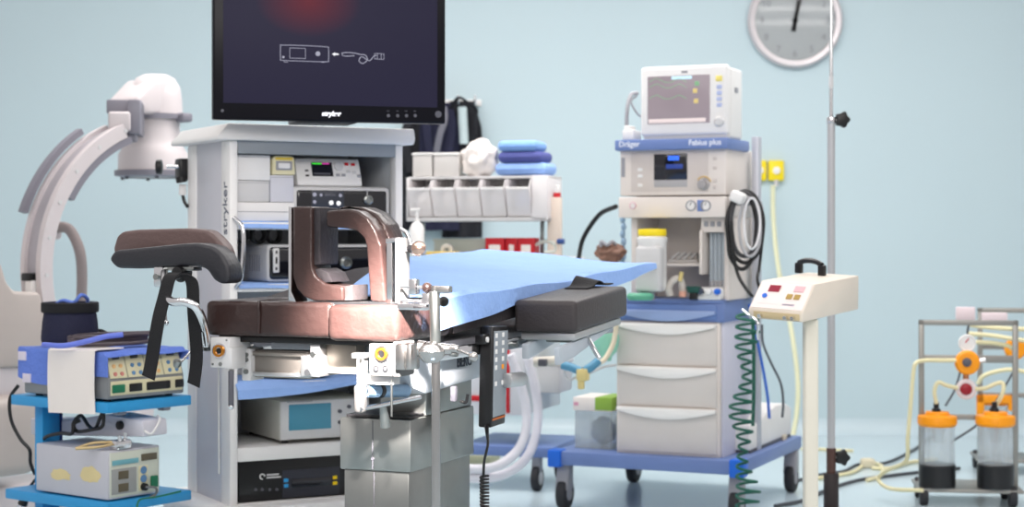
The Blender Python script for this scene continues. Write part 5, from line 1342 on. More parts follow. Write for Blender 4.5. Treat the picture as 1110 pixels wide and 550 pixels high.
for k in range(4): ap(777, 782.5, 92 + 6.5 * k, 96.5 + 6.5 * k, -.030, .003, mat('lilac_key', (176, 186, 220), .5), 'key', pm)
b = MB(); xq, zq = A.y(780, 132, -.03); b.lathe([(.020, 0), (.020, .008), (.014, .014), (0, .015)], (xq, -.03, zq), PALE, (0, -1, 0), 22); b.build('rotary_knob', pm)
b = MB(); xq, zq = A.y(742, 78, -.03); b.box(xq - .012, xq + .012, -.0312, -.029, zq - .004, zq + .004, GREY, 0); b.build('emblem', pm)
b = MB(); q = A.at(791, 97, 6.62); b.box(mR - .001, mR + .003, .06, .1, q.z - .01, q.z + .01, GREY, .001); b.build('side_port', pm)
b = MB(); b.box(mL - .02, mL + .02, .04, .08, A.y(694, 103, .05)[1] - .014, A.y(694, 103, .05)[1] + .016, mat('cream_plug', (214, 206, 180), .5), .004); b.build('plug', pm)
b = MB(); b.tube([A.at(691, 101, 6.9), A.at(684, 103, 6.88), A.at(680, 118, 6.85), A.at(679, 145, 6.84)], .008, GREY); b.tube([A.at(690, 104, 6.9), A.at(684, 110, 6.88), A.at(690, 122, 6.88), A.at(697, 128, 6.9)], .004, GREY); b.build('cable', pm, 'grey cable loop')
mh = thing('module_block', 'small white connector block left of the patient monitor', 'connector block', A, A.at(682, 148, 6.8))
x0, x1, z0, z1 = A.rect(675, 688, 136, 150, -.02); b = MB(); b.box(x0, x1 - .0, -.03, .06, zs1 + .001, z1 - .018, WHITE, .006); b.box(x0 + .004, x0 + .03, -.02, .05, zs1 + .02, z1, WHITE, .005); b.build('body', mh)

# absorber canister with yellow lid
ca = thing('absorber_canister', 'white absorber canister with yellow lid in the machine recess', 'canister', A, A.at(707, 325, 6.55))
q = A.at(707, 285, 6.62); cr = 15.5 / FPX * 6.62
zc = lambda py: CAMZ - (py - HY) / FPX * 6.62
b = MB(); b.lathe([(0, zc(315)), (cr * .9, zc(315)), (cr, zc(310)), (cr, zc(264)), (cr * 1.06, zc(262)), (cr * 1.06, zc(258)), (cr * .92, zc(256)), (cr * .92, zc(250)), (0, zc(250))], (q.x, q.y, 0), WHITE, seg=36); b.build('body', ca)
b = MB(); b.lathe([(0, zc(248)), (cr * .96, zc(248.5)), (cr * 1.0, zc(250)), (cr * 1.0, zc(255)), (cr * .95, zc(256)), (0, zc(256))], (q.x, q.y, 0), mat('lemon_yellow', (250, 222, 30), .4), seg=36); b.build('lid', ca, 'lemon yellow lid')
b = MB(); b.box(q.x - cr * .9, q.x + cr * .96, q.y - cr * 1.06, q.y, zc(316), zc(267), PALE, .012, 3); b.build('front_shell', ca)
b = MB(); q2 = A.at(702, 290, 6.45); b.cyl(q2, q2 + Vector((0, .08, 0)), .011, GREY, bev=.003); b.build('knob', ca)
b = MB(); b.cyl((q.x - .02, q.y, zT + .001), (q.x - .02, q.y, zc(312)), .03, GREY); b.build('stem', ca)
gi = thing('green_dish', 'small green lidded dish on the worktop under the canister', 'dish', A, A.at(694, 323, 6.45))
q = A.at(694, 323, 6.55); b = MB(); b.lathe([(0, zT + .003), (.045, zT + .003), (.052, zT + .012), (.052, zT + .022), (.044, zT + .03), (0, zT + .032)], (q.x, q.y, 0), mat('dish_green', (90, 166, 136), .45)); b.build('bowl', gi)
hs_ = thing('breathing_hook', 'translucent curved hose with yellowish end standing on the blue worktop', 'hose', A, A.at(733, 322, 6.5))
b = MB(); b.tube([A.at(727, 321, 6.62), A.at(725, 312, 6.62), A.at(730, 304, 6.62), A.at(737, 303, 6.62), A.at(740, 312, 6.62), A.at(740, 320, 6.62)], .014, mat('translucent_hose', (214, 208, 200), .3, trans=.2), 12); b.build('hose', hs_)
b = MB(); b.cyl(A.at(737, 305, 6.6), A.at(739, 295, 6.6), .008, mat('yellowed_tip', (216, 196, 130), .5)); b.build('tip', hs_)
b = MB(); b.cyl(A.at(740, 322, 6.6), A.at(740, 316, 6.6), .014, mat('salmon_cap', (214, 160, 140), .5)); b.build('cap', hs_, 'salmon cap')
vz = thing('green_clip', 'dark green clamp piece on the blue worktop beside the flow meter', 'clip', A, A.at(752, 322, 6.5))
q = A.at(752, 322, 6.6); b = MB(); b.prism([(q.x - .02, zT + .03), (q.x + .022, zT + .03), (q.x + .028, zT + .055), (q.x - .028, zT + .055)], q.y - .015, q.y + .015, mat('dark_green', (20, 74, 66), .5), bev=.004); b.box(q.x - .014, q.x + .014, q.y - .014, q.y + .014, zT + .003, zT + .03, BLACK, .004); b.build('body', vz)
vials = thing('supply_tray', 'clear tray of small pale parts on the recess shelf', 'tray', A, A.at(738, 285, 6.7))
x0 = A.y(724, 280, .1)[0]; x1 = A.y(756, 280, .1)[0]; zq = A.y(740, 285, .1)[1]
b = MB(); b.box(x0, x1, .10, .24, zq + .001, zq + .012, mat('frosted_tray', (224, 220, 216), .35, trans=.2), .003); b.build('tray', vials)
for k in range(4): b = MB(); b.tube([(x0 + .012 + .026 * k, .11, zq + .016), (x0 + .03 + .024 * k, .15, zq + .036), (x0 + .02 + .026 * k, .19, zq + .016)], .006, PALE); b.build('fitting', vials)
# leather pouch, black hose at the left
ba = thing('breathing_bag', 'brown folded breathing bag hanging at the left of the machine', 'bag', A, A.at(662, 285, 6.9))
b = MB(); b.blob(A.at(662, 275, 6.95), .062, mat('brown_bag', (126, 92, 76), .55, bump=.2), (1, .7, .62), .35, 3, 4, 2); b.build('bag', ba)
b = MB(); b.tube([A.at(651, 268, 6.93), A.at(652, 262, 6.93), A.at(658, 266, 6.92), A.at(664, 262, 6.92), A.at(668, 268, 6.95)], .007, GREY); b.build('neck', ba)
cord('black_hose', 'thick black hose arching from the left of the machine behind the drape', [(627, 282, 7.1), (631, 262, 7.1), (640, 245, 7.08), (652, 231, 7.05), (668, 224, 6.95)], .010, BLACK, 'hose', A)
# coiled hoses on the right with white holder
ch = thing('hose_hanger', 'grey hanger with white clip on the right side of the machine', 'hanger', A, A.at(806, 213, 6.6))
b = MB(); b.box(*(lambda q: (q.x - .05, q.x + .035, q.y - .03, q.y + .02, q.z - .018, q.z + .018))(A.at(812, 218, 6.65)), GREY, .006); b.tube([A.at(824, 219, 6.6), A.at(826, 226, 6.58), A.at(826, 236, 6.58)], .006, GREY); b.build('arm', ch)
b = MB(); q = A.at(800, 214, 6.55); b.box(q.x - .028, q.x + .028, q.y - .03, q.y + .03, q.z - .022, q.z + .022, WHITE, .012, 3, rot=(0, 25, 0)); b.build('clip', ch)
rng = random.Random(8)
def loop(cx, top, bot, w, d, seed):
    rng = random.Random(seed); P = []
    for k in range(14):
        a = 2 * math.pi * k / 14
        px = cx + w * math.sin(a) * (1 + .12 * rng.random()); py = (top + bot) / 2 - (bot - top) / 2 * math.cos(a)
        P.append((px, py, d + .03 * math.cos(a) + .01 * rng.random()))
    return P
for k, (cx, top, bot, w, m, r, lab) in enumerate(((808, 207, 285, 18, BLACK, .008, 'outer black hose coil on the hanger right of the machine'), (804, 208, 292, 15, BLACK, .008, 'lowest black hose coil on the hanger'), (807, 209, 278, 14, mat('dark_grey_hose', (54, 54, 58), .5), .008, 'dark grey hose coil on the hanger'), (813, 214, 278, 11, mat('pale_grey_hose', (170, 170, 174), .5), .006, 'pale grey hose coil on the hanger'), (815, 215, 270, 8, mat('white_hose', (214, 214, 216), .5), .005, 'white inner hose coil on the hanger'))):
    b = MB(); b.tube([A.at(px, py, d - .01 * k) for px, py, d in loop(cx, top, bot, w, 6.56, k)], r, m, 10, 6, True); b.thing('hose_coil', lab, 'hose', A, A.at(cx, top, 6.56), 'hose coils on the hanger')
cord('black_cable', 'black cable dropping from the hose coils past the blue drawer', [(793, 240, 6.5), (794, 270, 6.5), (800, 298, 6.5), (810, 315, 6.48), (816, 322, 6.48)], .007, BLACK, 'cable', A)
cord('black_cable', 'short black cable end below the right of the hose coils', [(826, 236, 6.55), (826, 262, 6.55), (823, 290, 6.55), (821, 302, 6.52), (823, 312, 6.5)], .006, BLACK, 'cable', A)
# green spiral lead
D = 6.35
hel = []
for i in range(22 * 12):
    f = i / (22 * 12); a = i * 2 * math.pi / 12
    p = A.at(807 + 2.5 * math.sin(9 * f) + 2 * math.sin(25 * f), 338 + 238 * f, D); w_ = (9 + 4 * math.sin(17 * f)) / FPX * D
    hel.append(p + Vector((w_ * math.cos(a), w_ * .8 * math.sin(a), 0)))
b = MB(); b.tube([A.at(822, 348, D)] + hel, .0055, mat('dark_green_lead', (22, 92, 74), .45), 7, 1); b.thing('spiral_lead', 'dark green spiral lead hanging down to the floor before the platform', 'cord', A, A.at(807, 550, D))
cord('green_lead', 'straight dark green lead hanging behind the spiral lead', [(816, 345, 6.45), (817, 380, 6.45), (817, 430, 6.45), (816, 462, 6.45)], .007, mat('dark_green_lead', (22, 92, 74), .45), 'cord', A)
cord('blue_lead', 'blue lead dropping to the white box on the platform', [(812, 330, 6.75), (819, 360, 6.75), (827, 400, 6.75), (832, 430, 6.75), (834, 454, 6.75)], .006, mat('blue_lead', (50, 104, 200), .5), 'cord', A)
cord('grey_lead', 'dark grey lead curving to the white box on the platform', [(826, 352, 6.7), (827, 372, 6.7), (836, 394, 6.72), (846, 415, 6.75), (849, 435, 6.76), (848, 453, 6.76)], .005, mat('grey_lead', (86, 92, 98), .5), 'cord', A)
# white box on the platform
wb = thing('suction_regulator', 'white appliance box on the right rear of the blue platform', 'appliance', A, A.at(840, 492, 6.75))
q0 = A.z(815, 493, zP1); q1 = A.z(868, 483, zP1)
wx0 = .03; wy0 = A.x(813, 492, prr - .03)[0]; wy1 = A.x(858, 480, prr - .03)[0]
wz = lambda py: CAMZ - (py - HY) / FPX * 6.72
b = MB(); b.prism([(wy0, zP1 + .012), (wy0, wz(462)), (wy0 + (wy1 - wy0) * .25, wz(461)), (wy0 + (wy1 - wy0) * .35, wz(455)), (wy0 + (wy1 - wy0) * .62, wz(449)), (wy0 + (wy1 - wy0) * .85, wz(451)), (wy1, wz(458)), (wy1, zP1 + .012)], prr - .20, prr - .03, WHITE, 'yz', .008, 3); b.box(prr - .20, prr - .03, wy0 + .01, wy1 - .01, zP1 + .001, zP1 + .012, DGREY, .002); b.build('casing', wb)
b = MB(); q = A.x(850, 478, prr - .03); b.box(prr - .032, prr - .022, q[0] - .03, q[0] + .02, q[1] - .02, q[1] + .025, mat('tan_label_plate', (200, 190, 170), .5), .003); b.build('socket_plate', wb)
b = MB(); q = A.x(863, 476, prr - .03); b.cyl((prr - .03, q[0], q[1]), (prr - .015, q[0], q[1]), .012, BLACK); b.build('port', wb)
# clear container with a white and green box on its top, left part of platform
x0, x1, z0, z1 = A.rect(623, 663, 446, 490, .06)
ct = thing('storage_bin', 'clear plastic bin with grey contents on the left of the platform', 'bin', A, ((x0 + x1) / 2, .14, zP1))
CB = mat('clear_bin', (216, 222, 224), .2, trans=.4, alpha=.35)
b = MB(); b.box(x0, x1, .06, .068, zP1 + .001, z1, CB, .002); b.box(x0, x1, .24, .248, zP1 + .001, z1, CB, .002); b.box(x0, x0 + .006, .06, .248, zP1 + .001, z1, CB, .002); b.box(x1 - .006, x1, .06, .248, zP1 + .001, z1, CB, .002); b.box(x0, x1, .06, .248, zP1 + .001, zP1 + .006, CB, .001); b.build('bin_wall', ct)
b = MB(); b.blob(((x0 + x1) / 2 + .012, .15, zP1 + .065), .058, mat('grey_contents', (140, 160, 172), .6), (.9, .9, .95), .25, 2); b.thing('grey_pack', 'blue grey pack inside the clear bin on the platform', 'pack', A, ((x0 + x1) / 2, .15, zP1 + .007))
xb1 = A.y(664, 438, .06)[0]; zb0, zb1 = z1 + .001, A.y(640, 431, .06)[1]
gb = thing('glove_box', 'white and green glove carton lying on the clear bin', 'box', A, ((x0 + x1) / 2, .14, zb0))
xm2 = A.y(646, 438, .06)[0]
b = MB(); b.box(x0 - .004, xb1, .05, .25, zb0, zb1, PAPER, .003); cb = b.build('carton', gb)
b = MB(); b.box(xm2, xb1 + .001, .0485, .2515, zb0 + .004, zb1 + .0012, mat('leaf_green_print', (140, 176, 70), .6), .001); b.box(x0, x0 + .02, .0485, .06, zb0 + .02, zb0 + .034, mat('pink_print', (220, 160, 180), .6), 0); b.build('printed_end', cb, 'leaf green printed end')
# breathing circuit hanging between the table and the machine
bc = thing('breathing_circuit', 'blue breathing tubes with yellow connector hanging left of the drawers', 'tubes', A, A.at(630, 400, 6.6))
TB = mat('teal_blue_tube', (84, 146, 178), .45)
b = MB(); b.tube([A.at(610, 396, 6.6), A.at(620, 399, 6.58), A.at(630, 403, 6.56)], .017, TB, 12); b.tube([A.at(634, 402, 6.56), A.at(641, 398, 6.56), A.at(648, 392, 6.58)], .017, TB, 12); b.build('tube', bc, 'teal blue tubes')
b = MB(); b.box(*(lambda q: (q.x - .022, q.x + .022, q.y - .02, q.y + .02, q.z - .028, q.z + .018))(A.at(632, 405, 6.56)), mat('pale_yellow_joint', (226, 206, 140), .45), .006); b.box(*(lambda q: (q.x - .012, q.x + .012, q.y - .012, q.y + .012, q.z - .04, q.z))(A.at(630, 411, 6.56)), mat('pale_yellow_joint', (226, 206, 140), .45), .006); b.build('connector', bc, 'pale yellow connector')
b = MB(); b.tube([A.at(613, 398, 6.6), A.at(612, 406, 6.6), A.at(617, 412, 6.6), A.at(626, 409, 6.58), A.at(640, 404, 6.6), A.at(655, 398, 6.65), A.at(667, 396, 6.7)], .005, PALE); b.build('sample_line', bc)
gbag = thing('reservoir_bag', 'pale green reservoir bag with cream edge hanging behind the arm board', 'bag', A, A.at(656, 372, 6.7))
b = MB(); b.blob(A.at(655, 368, 6.75), .075, mat('pale_green_bag', (150, 214, 190), .45), (.75, .5, 1.15), .15, 4, 4); b.build('bag', gbag)
b = MB(); b.tube([A.at(668, 352, 6.68), A.at(665, 372, 6.68), A.at(656, 389, 6.66), A.at(649, 394, 6.62)], .010, mat('cream_edge', (226, 214, 188), .5)); b.build('edge_hose', gbag, 'cream hose')
pv = thing('valve_piece', 'cream valve piece below the table bracket beside the blue tubes', 'valve', A, A.at(594, 393, 6.7))
b = MB(); b.cyl(A.at(578, 393, 6.75), A.at(612, 391, 6.75), .020, mat('cream_valve', (214, 208, 196), .45), bev=.004); b.build('body', pv)
b = MB(); b.box(*(lambda q: (q.x - .016, q.x + .016, q.y - .03, q.y + .0, q.z - .014, q.z + .014))(A.at(590, 393, 6.72)), DGREY, .004); b.build('port', pv)
# ================================================================ tourniquet unit on a floor stand
Q = Fr(872, 5.2, -38)
tilt = Matrix.Rotation(R(4.5), 4, 'X')
ts = thing('tourniquet_stand', 'slim cream floor stand carrying the tilted control box', 'stand', None, (0, 0, 0))
sx = (878.5 - CX) / FPX * 5.3; sy = 5.3
ts.location = (sx, sy, 0)
CREAMP = mat('cream_pole', (222, 217, 203), .4)
ztop = CAMZ - (345 - HY) / FPX * 5.25
b = MB(); b.box(-.022, .022, -.022, .022, .05, ztop - .004, CREAMP, .008, 3); b.build('pole', ts)
b = MB()
for a in range(5):
    an_ = a * 2 * math.pi / 5 + .3; b.tube([(0, 0, .09), (.15 * math.cos(an_), .15 * math.sin(an_), .085), (.26 * math.cos(an_), .26 * math.sin(an_), .065)], .018, CREAMP, 10)
b.build('foot', ts)
for a in range(5):
    an_ = a * 2 * math.pi / 5 + .3; x, y = .26 * math.cos(an_), .26 * math.sin(an_); b = MB(); b.cyl((x - .01, y, .026), (x + .01, y, .026), .026, RUBBER, bev=.004); b.build('caster', ts)
# box: authored in a frame whose x runs along the front, tilted forward
tq = bpy.data.objects.new('tourniquet_unit', None); COL.objects.link(tq); tq.empty_display_size = .1
tag(tq, 'cream tilted control box with red readout and black handle on the slim stand', 'control box')
loc = Vector((sx, sy - .0, ztop))
yaw = R(-36)
tq.matrix_world = Matrix.Translation(loc) @ Matrix.Rotation(R(4.5), 4, 'X') @ Matrix.Rotation(yaw, 4, 'Z')
OFF[tq.name] = Vector((0, 0, 0))
Mq = tq.matrix_world.inverted()
def qh(px, py, **k):
    """ray of a pixel against a plane of the tilted box"""
    o = Mq @ Vector((0, 0, CAMZ)); d = Mq.to_3x3() @ Vector(((px - CX) / FPX, 1, (HY - py) / FPX))
    a = list(k)[0]; i = 'xyz'.index(a); t = (k[a] - o[i]) / d[i]; return o + d * t
ya = -.13
x1 = qh(870, 350, y=ya).x; x0 = qh(811, 340, y=ya).x; yb = qh(931, 320, x=x1).y
hb_ = qh(931, 299, x=x1).z
CB_ = mat('cream_casing', (222, 211, 197), .45)
zf = .03
P = [(ya, .0), (ya, zf), (ya + .085, hb_), (yb, hb_), (yb, .0)]
b = MB(); b.prism(P, x0, x1, CB_, 'yz', .005); b.build('casing', tq)
slp = Vector((0, .085, hb_ - zf)).normalized(); nr = Vector((1, 0, 0)).cross(slp)
def qp(f, g, o=.001): return Vector((x0 + (x1 - x0) * f, ya, zf)) + slp * ((hb_ - zf) / slp.z * g) + nr * o
def qpatch(f0, f1, g0, g1, m, nm, par, th=.002, lab=None):
    a, c = qp(f0, g0, 0), qp(f1, g1, 0); b = MB(); bm = bmesh.new(); bmesh.ops.create_cube(bm, size=1); mid = (a + c) / 2 + nr * th / 2
    b.add(bm, m, Matrix(((1, 0, nr.x, mid.x), (0, slp.y, nr.y, mid.y), (0, slp.z, nr.z, mid.z), (0, 0, 0, 1))) @ Matrix.Diagonal((c.x - a.x, (c - a).dot(slp), th, 1))); return b.build(nm, par, lab)
pn = qpatch(.03, .97, .05, .95, mat('pale_pink_panel', (236, 224, 220), .5), 'control_panel', tq)
qpatch(.22, .42, .62, .84, mat('red_readout', (110, 20, 40), .3, emit=(140, 20, 50), es=.5), 'readout', pn, .004, 'dark red readout')
qpatch(.68, .86, .66, .86, mat('pink_readout', (224, 180, 186), .4), 'readout', pn, .004)
for f in (.60, .74): qpatch(f, f + .10, .40, .56, mat('gold_key', (170, 140, 70), .4), 'key', pn, .005, 'gold key')
q = qp(.20, .46); b = MB(); b.cyl(q, q + nr * .005, .008, BRIGHTBLUE); b.build('button', pn, 'blue button')
qpatch(.58, .80, .17, .24, mat('lilac_print', (200, 190, 220), .5), 'print_strip', pn)
qpatch(.10, .50, .19, .21, PALE, 'print_strip', pn)
b = MB(); b.box(x0 + .02, x1 - .01, ya - .004, ya + .002, .004, zf - .006, mat('brass_tint_strip', (196, 178, 140), .5), .001)
b.build('lower_strip', tq)
for f in (.25, .72, .85):
    b = MB(); q = Vector((x0 + (x1 - x0) * f, ya, .012)); b.cyl(q, q + Vector((0, -.02, 0)), .006, CHROME); b.build('port', tq)
hx = x0 + (x1 - x0) * .62; hy = (ya + .085 + yb) / 2 - .03
h0, h1 = qh(866, 296, z=hb_), qh(891, 299, z=hb_)
hdx = max(.045, (h1 - h0).length / 2); c_ = (h0 + h1) / 2
dd = (h1 - h0); dd.z = 0; dd.normalize()
b = MB()
for s_ in (-1, 1): q = c_ + dd * hdx * s_; b.box(q.x - .012, q.x + .012, q.y - .010, q.y + .010, hb_ - .001, hb_ + .034, BLACK, .004)
b.tube([c_ + dd * -hdx + Vector((0, 0, .034)), c_ + dd * -hdx * .4 + Vector((0, 0, .043)), c_ + dd * hdx * .4 + Vector((0, 0, .043)), c_ + dd * hdx + Vector((0, 0, .034))], .009, BLACK, 10)
b.build('handle', tq, 'black carrying handle')
b = MB(); b.tube([Mq @ Vector(((px - CX) / FPX * d, d, CAMZ - (py - HY) / FPX * d)) for px, py, d in ((805, 336, 5.22), (812, 342, 5.18), (818, 346, 5.14), (822, 352, 5.12), (821, 362, 5.14), (822, 368, 5.16))], .004, CHROME); b.build('hose_fitting', tq, 'steel hose fittings')

# ================================================================ infusion pole
ix, iy = (901 - CX) / FPX * 6.2, 6.2
iv = thing('infusion_pole', 'tall steel infusion pole with black star knobs and rusty lower socket', 'pole', None, (0, 0, 0)); iv.location = (ix, iy, 0)
def IZv(py): return CAMZ - (py - HY) / FPX * 6.2
b = MB(); b.cyl((0, 0, IZv(132)), (0, 0, 2.15), .0066, CHROME, seg=16); b.cyl((0, 0, IZv(95)), (0, 0, IZv(83)), .0085, PALE, seg=16); b.build('upper_rod', iv)
b = MB(); b.cyl((0, 0, IZv(488)), (0, 0, IZv(133)), .014, mat('worn_steel', (182, 182, 184), .35, .35), seg=20); b.cyl((0, 0, IZv(134)), (0, 0, IZv(127)), .0165, CHROME, seg=20, bev=.002); b.build('lower_tube', iv)
b = MB(); b.cyl((0, 0, IZv(515)), (0, 0, IZv(486)), .017, mat('rust_brown', (84, 60, 54), .6, .3), seg=20); b.build('rusty_socket', iv, 'rust brown socket')
b = MB(); b.cyl((0, 0, .06), (0, 0, IZv(513)), .0275, mat('brown_black_paint', (44, 36, 36), .5), seg=24, bev=.003); b.build('heavy_post', iv, 'brown black post')
b = MB(); b.lathe([(0, .02), (.20, .02), (.21, .03), (.19, .05), (.05, .07), (0, .07)], (0, 0, 0), mat('brown_black_paint', (44, 36, 36), .5), seg=36); b.build('round_base', iv)
for a in range(4):
    b = MB(); x, y = .16 * math.cos(a * 1.571 + .5), .16 * math.sin(a * 1.571 + .5); b.cyl((x, y, 0), (x, y, .021), .018, RUBBER); b.build('foot', iv)
def star(z, r, nm):
    b = MB(); b.cyl((.010, 0, z), (.04, 0, z), .006, CHROME, seg=12)
    Pn = [((r * (1 + .14 * math.cos(5 * a))) * math.cos(a), (r * (1 + .14 * math.cos(5 * a))) * math.sin(a)) for a in [k * 2 * math.pi / 40 for k in range(40)]]
    b.prism([(.040 + p[0] * .9, z + p[1]) for p in Pn], -.016, .012, BLACK, 'xz', .003); b.build(nm, iv, 'black star knob')
star(IZv(130), .027, 'star_knob'); star(IZv(496), .027, 'star_knob')
b = MB()
for sx_ in (-1, 1): b.tube([(0, 0, 2.13), (sx_ * .08, 0, 2.13), (sx_ * .11, 0, 2.14), (sx_ * .115, 0, 2.17)], .005, CHROME)
b.build('bag_hook', iv)

# ================================================================ suction units on wheeled steel frames
def suction(F, pxl, pxr, pytop, pysh, pybar, label, jars, group='suction trolleys'):
    z = lambda py: F.y(pxl, py, 0)[1]
    W_ = F.y(pxr, (pytop + pysh) / 2, 0)[0]
    t = thing('suction_trolley', label, 'suction trolley', F, (W_ / 2, .15, 0), group)
    zs, zt, zb = z(pysh), z(pytop), z(pybar)
    T_ = .022; Dp = .30
    FS = mat('frame_steel', (150, 148, 143), .4, .6)
    b = MB()
    for x in (0, W_ - T_):
        b.box(x, x + T_, 0, T_, zs, zt, FS, .003)
    b.box(0, W_, 0, T_, zt - T_, zt, FS, .003); b.box(T_, W_ - T_, 0, T_ * .8, zb - .03, zb, FS, .003)
    zm = z(pysh - 78 * (pysh - pytop) / 180); b.box(T_, W_ - T_, .0, T_ * .7, zm - .022, zm, FS, .003)
    b.build('frame', t, 'steel frame')
    b = MB(); b.box(-.01, W_ + .01, -.085, .22, zs - .014, zs, FS, .003); b.build('shelf', t)
    for x in (.015, W_ - .03):
        for y in (-.05, .17):
            b = MB(); b.cyl((x - .016, y, .042), (x + .016, y, .042), .042, RUBBER, bev=.006, seg=22); b.prism([(y - .024, .055), (y + .024, .055), (y + .012, zs - .014), (y - .012, zs - .014)], x - .018, x + .018, BLACK, 'yz', .003); b.build('caster', t)
    return t, z, W_, zs, zt, zb
G = Fr(996, 7.0, -8)
s1, z, W_, zs, zt, zb = suction(G, 996, 1104, 347, 527, 385, 'steel suction trolley with two orange lidded jars, nearest at the right edge', None)
JG = mat('jar_glass', (226, 232, 236), .06, trans=.6, alpha=.32)
for px, lab in ((1016, 'left'), (1079, 'right')):
    q = G.y(px, 500, -.03); jx = q[0]; jr = 18.5 / FPX * 7.0
    zz = lambda py: G.y(px, py, -.03)[1]
    j = thing('suction_jar', f'orange lidded suction jar with dark liquid, {lab} one on the near trolley', 'jar', G, (jx, -.03, zs), 'suction jars of the near trolley')
    b = MB(); zb0 = zs + .001; b.lathe([(0, zb0), (jr * 1.02, zb0), (jr * 1.04, zb0 + .006), (jr * .97, zz(455)), (jr * .93, zz(455)), (jr * .98, zb0 + .008), (0, zb0 + .008)], (jx, -.03, 0), JG, seg=36); b.build('glass', j)
    b = MB(); b.lathe([(0, zb0 + .0085), (jr * 1.045, zb0 + .004), (jr * 1.05, zz(504)), (jr * 1.0, zz(503)), (0, zz(503))], (jx, -.03, 0), mat('dark_band', (24, 25, 28), .4), seg=36); b.build('liquid', j, 'black lower band')
    b = MB(); b.lathe([(0, zz(446)), (jr * .66, zz(446.5)), (jr * .72, zz(450)), (jr * 1.1, zz(451)), (jr * 1.13, zz(452.5)), (jr * 1.13, zz(459.5)), (jr * 1.02, zz(462)), (0, zz(462))], (jx, -.03, 0), ORANGE, seg=36); b.box(jx - .004, jx + .004, -.03 - jr * 1.14, -.03 - jr * 1.08, zz(461), zz(452), ORANGE, .001); b.build('lid', j, 'orange lid')
    b = MB(); b.cyl((jx - .004, -.03, zz(448)), (jx - .004, -.03, zz(443)), .018, BLACK, bev=.003); b.cyl((jx - .004, -.03, zz(443)), (jx - .004, -.03, zz(436)), .011, BLACK); b.build('stopper', j, 'black stopper')
    b = MB(); b.cyl((jx + .002, -.03, zz(480)), (jx + .002, -.03, zz(462)), .02, JG, r1=.032); b.build('float', j)
pr_ = lambda px, py, y=-.02: Vector((G.y(px, py, y)[0], y, G.y(px, py, y)[1]))
b = MB(); b.lathe([(0, 0), (.044, 0), (.05, .008), (.05, .022), (.042, .03), (.018, .032), (0, .032)], pr_(1048, 393, -.002), ORANGE, (0, -1, 0), 30); vr = b.build('vacuum_regulator', s1, 'orange regulator dial')
b = MB(); b.lathe([(.018, 0), (.018, .01), (.011, .014), (0, .014)], pr_(1048, 393, -.034), DGREY, (0, -1, 0), 20); b.build('hub', vr, 'dark hub')
b = MB(); b.lathe([(0, 0), (.034, 0), (.036, .012), (.032, .016), (.028, .012), (0, .011)], pr_(1048, 372, .0), WHITE, (0, -1, 0), 26); b.box(*(lambda q: (q.x - .002, q.x + .002, q.y - .0135, q.y - .011, q.z, q.z + .022))(pr_(1048, 372, .0)), RED, 0, rot=(0, 40, 0)); b.build('vacuum_gauge', s1, 'white round gauge')
b = MB(); b.lathe([(0, 0), (.040, 0), (.042, .012), (.034, .02), (0, .02)], pr_(1047, 422, -.002), mat('pale_valve', (232, 222, 224), .4), (0, -1, 0), 28); mv = b.build('mode_valve', s1, 'white valve with red centre')
b = MB(); b.lathe([(.024, 0), (.024, .012), (.018, .016), (0, .016)], pr_(1047, 422, -.02), mat('deep_red', (150, 14, 34), .35), (0, -1, 0), 24); b.build('red_centre', mv)
b = MB(); b.cyl(pr_(1047, 413, .0), pr_(1047, 400, .0), .012, mat('copper_fitting', (196, 130, 90), .35, .8)); b.cyl(pr_(1060, 392, .0), pr_(1068, 390, .0), .010, CHROME); b.build('pipe_fitting', s1)
def hose(label, pts, r=.0085, F=G, m=TUBING, name='suction_hose', cat='tube', grp='cream suction tubes'):
    P = [F.at(*p) for p in pts]; b = MB(); b.tube(P, r, m, 10, 8); return b.thing(name, label, cat, F, P[0], grp)
hose('cream tube from the orange regulator over the left frame post to the floor', [(1038, 391, 6.96), (1020, 391, 6.95), (1003, 391, 6.93), (993, 394, 6.92), (990, 405, 6.92), (987, 440, 6.92), (984, 475, 6.92), (982, 500, 6.95), (962, 510, 7.05), (952, 520, 7.1), (965, 530, 6.98), (1000, 532, 6.85)])
hose('cream tube from the left jar stopper to the red centred valve', [(1015, 438, 6.95), (1013, 424, 6.95), (1017, 415, 6.95), (1026, 418, 6.95), (1038, 421, 6.95)])
hose('cream tube from the red centred valve to the right jar stopper', [(1057, 422, 6.95), (1068, 421, 6.95), (1080, 416, 6.95), (1087, 416, 6.94), (1087, 426, 6.93), (1080, 440, 6.95)])
b = MB(); q = pr_(1045, 338, .2); x0, x1 = pr_(1036, 340, .2).x, pr_(1057, 340, .2).x; b.box(x0, x1, .19, .21, pr_(1045, 347, .2).z, pr_(1045, 333, .2).z, mat('pale_pink_plate', (232, 216, 220), .5), .004)
b.build('label_plate', s1, 'pale pink plate')
b = MB(); b.box(pr_(1064, 340, .2).x, pr_(1092, 340, .2).x, .19, .21, pr_(1080, 349, .2).z, pr_(1080, 339, .2).z, mat('pale_pink_plate', (232, 216, 220), .5), .004); b.build('label_plate', s1)
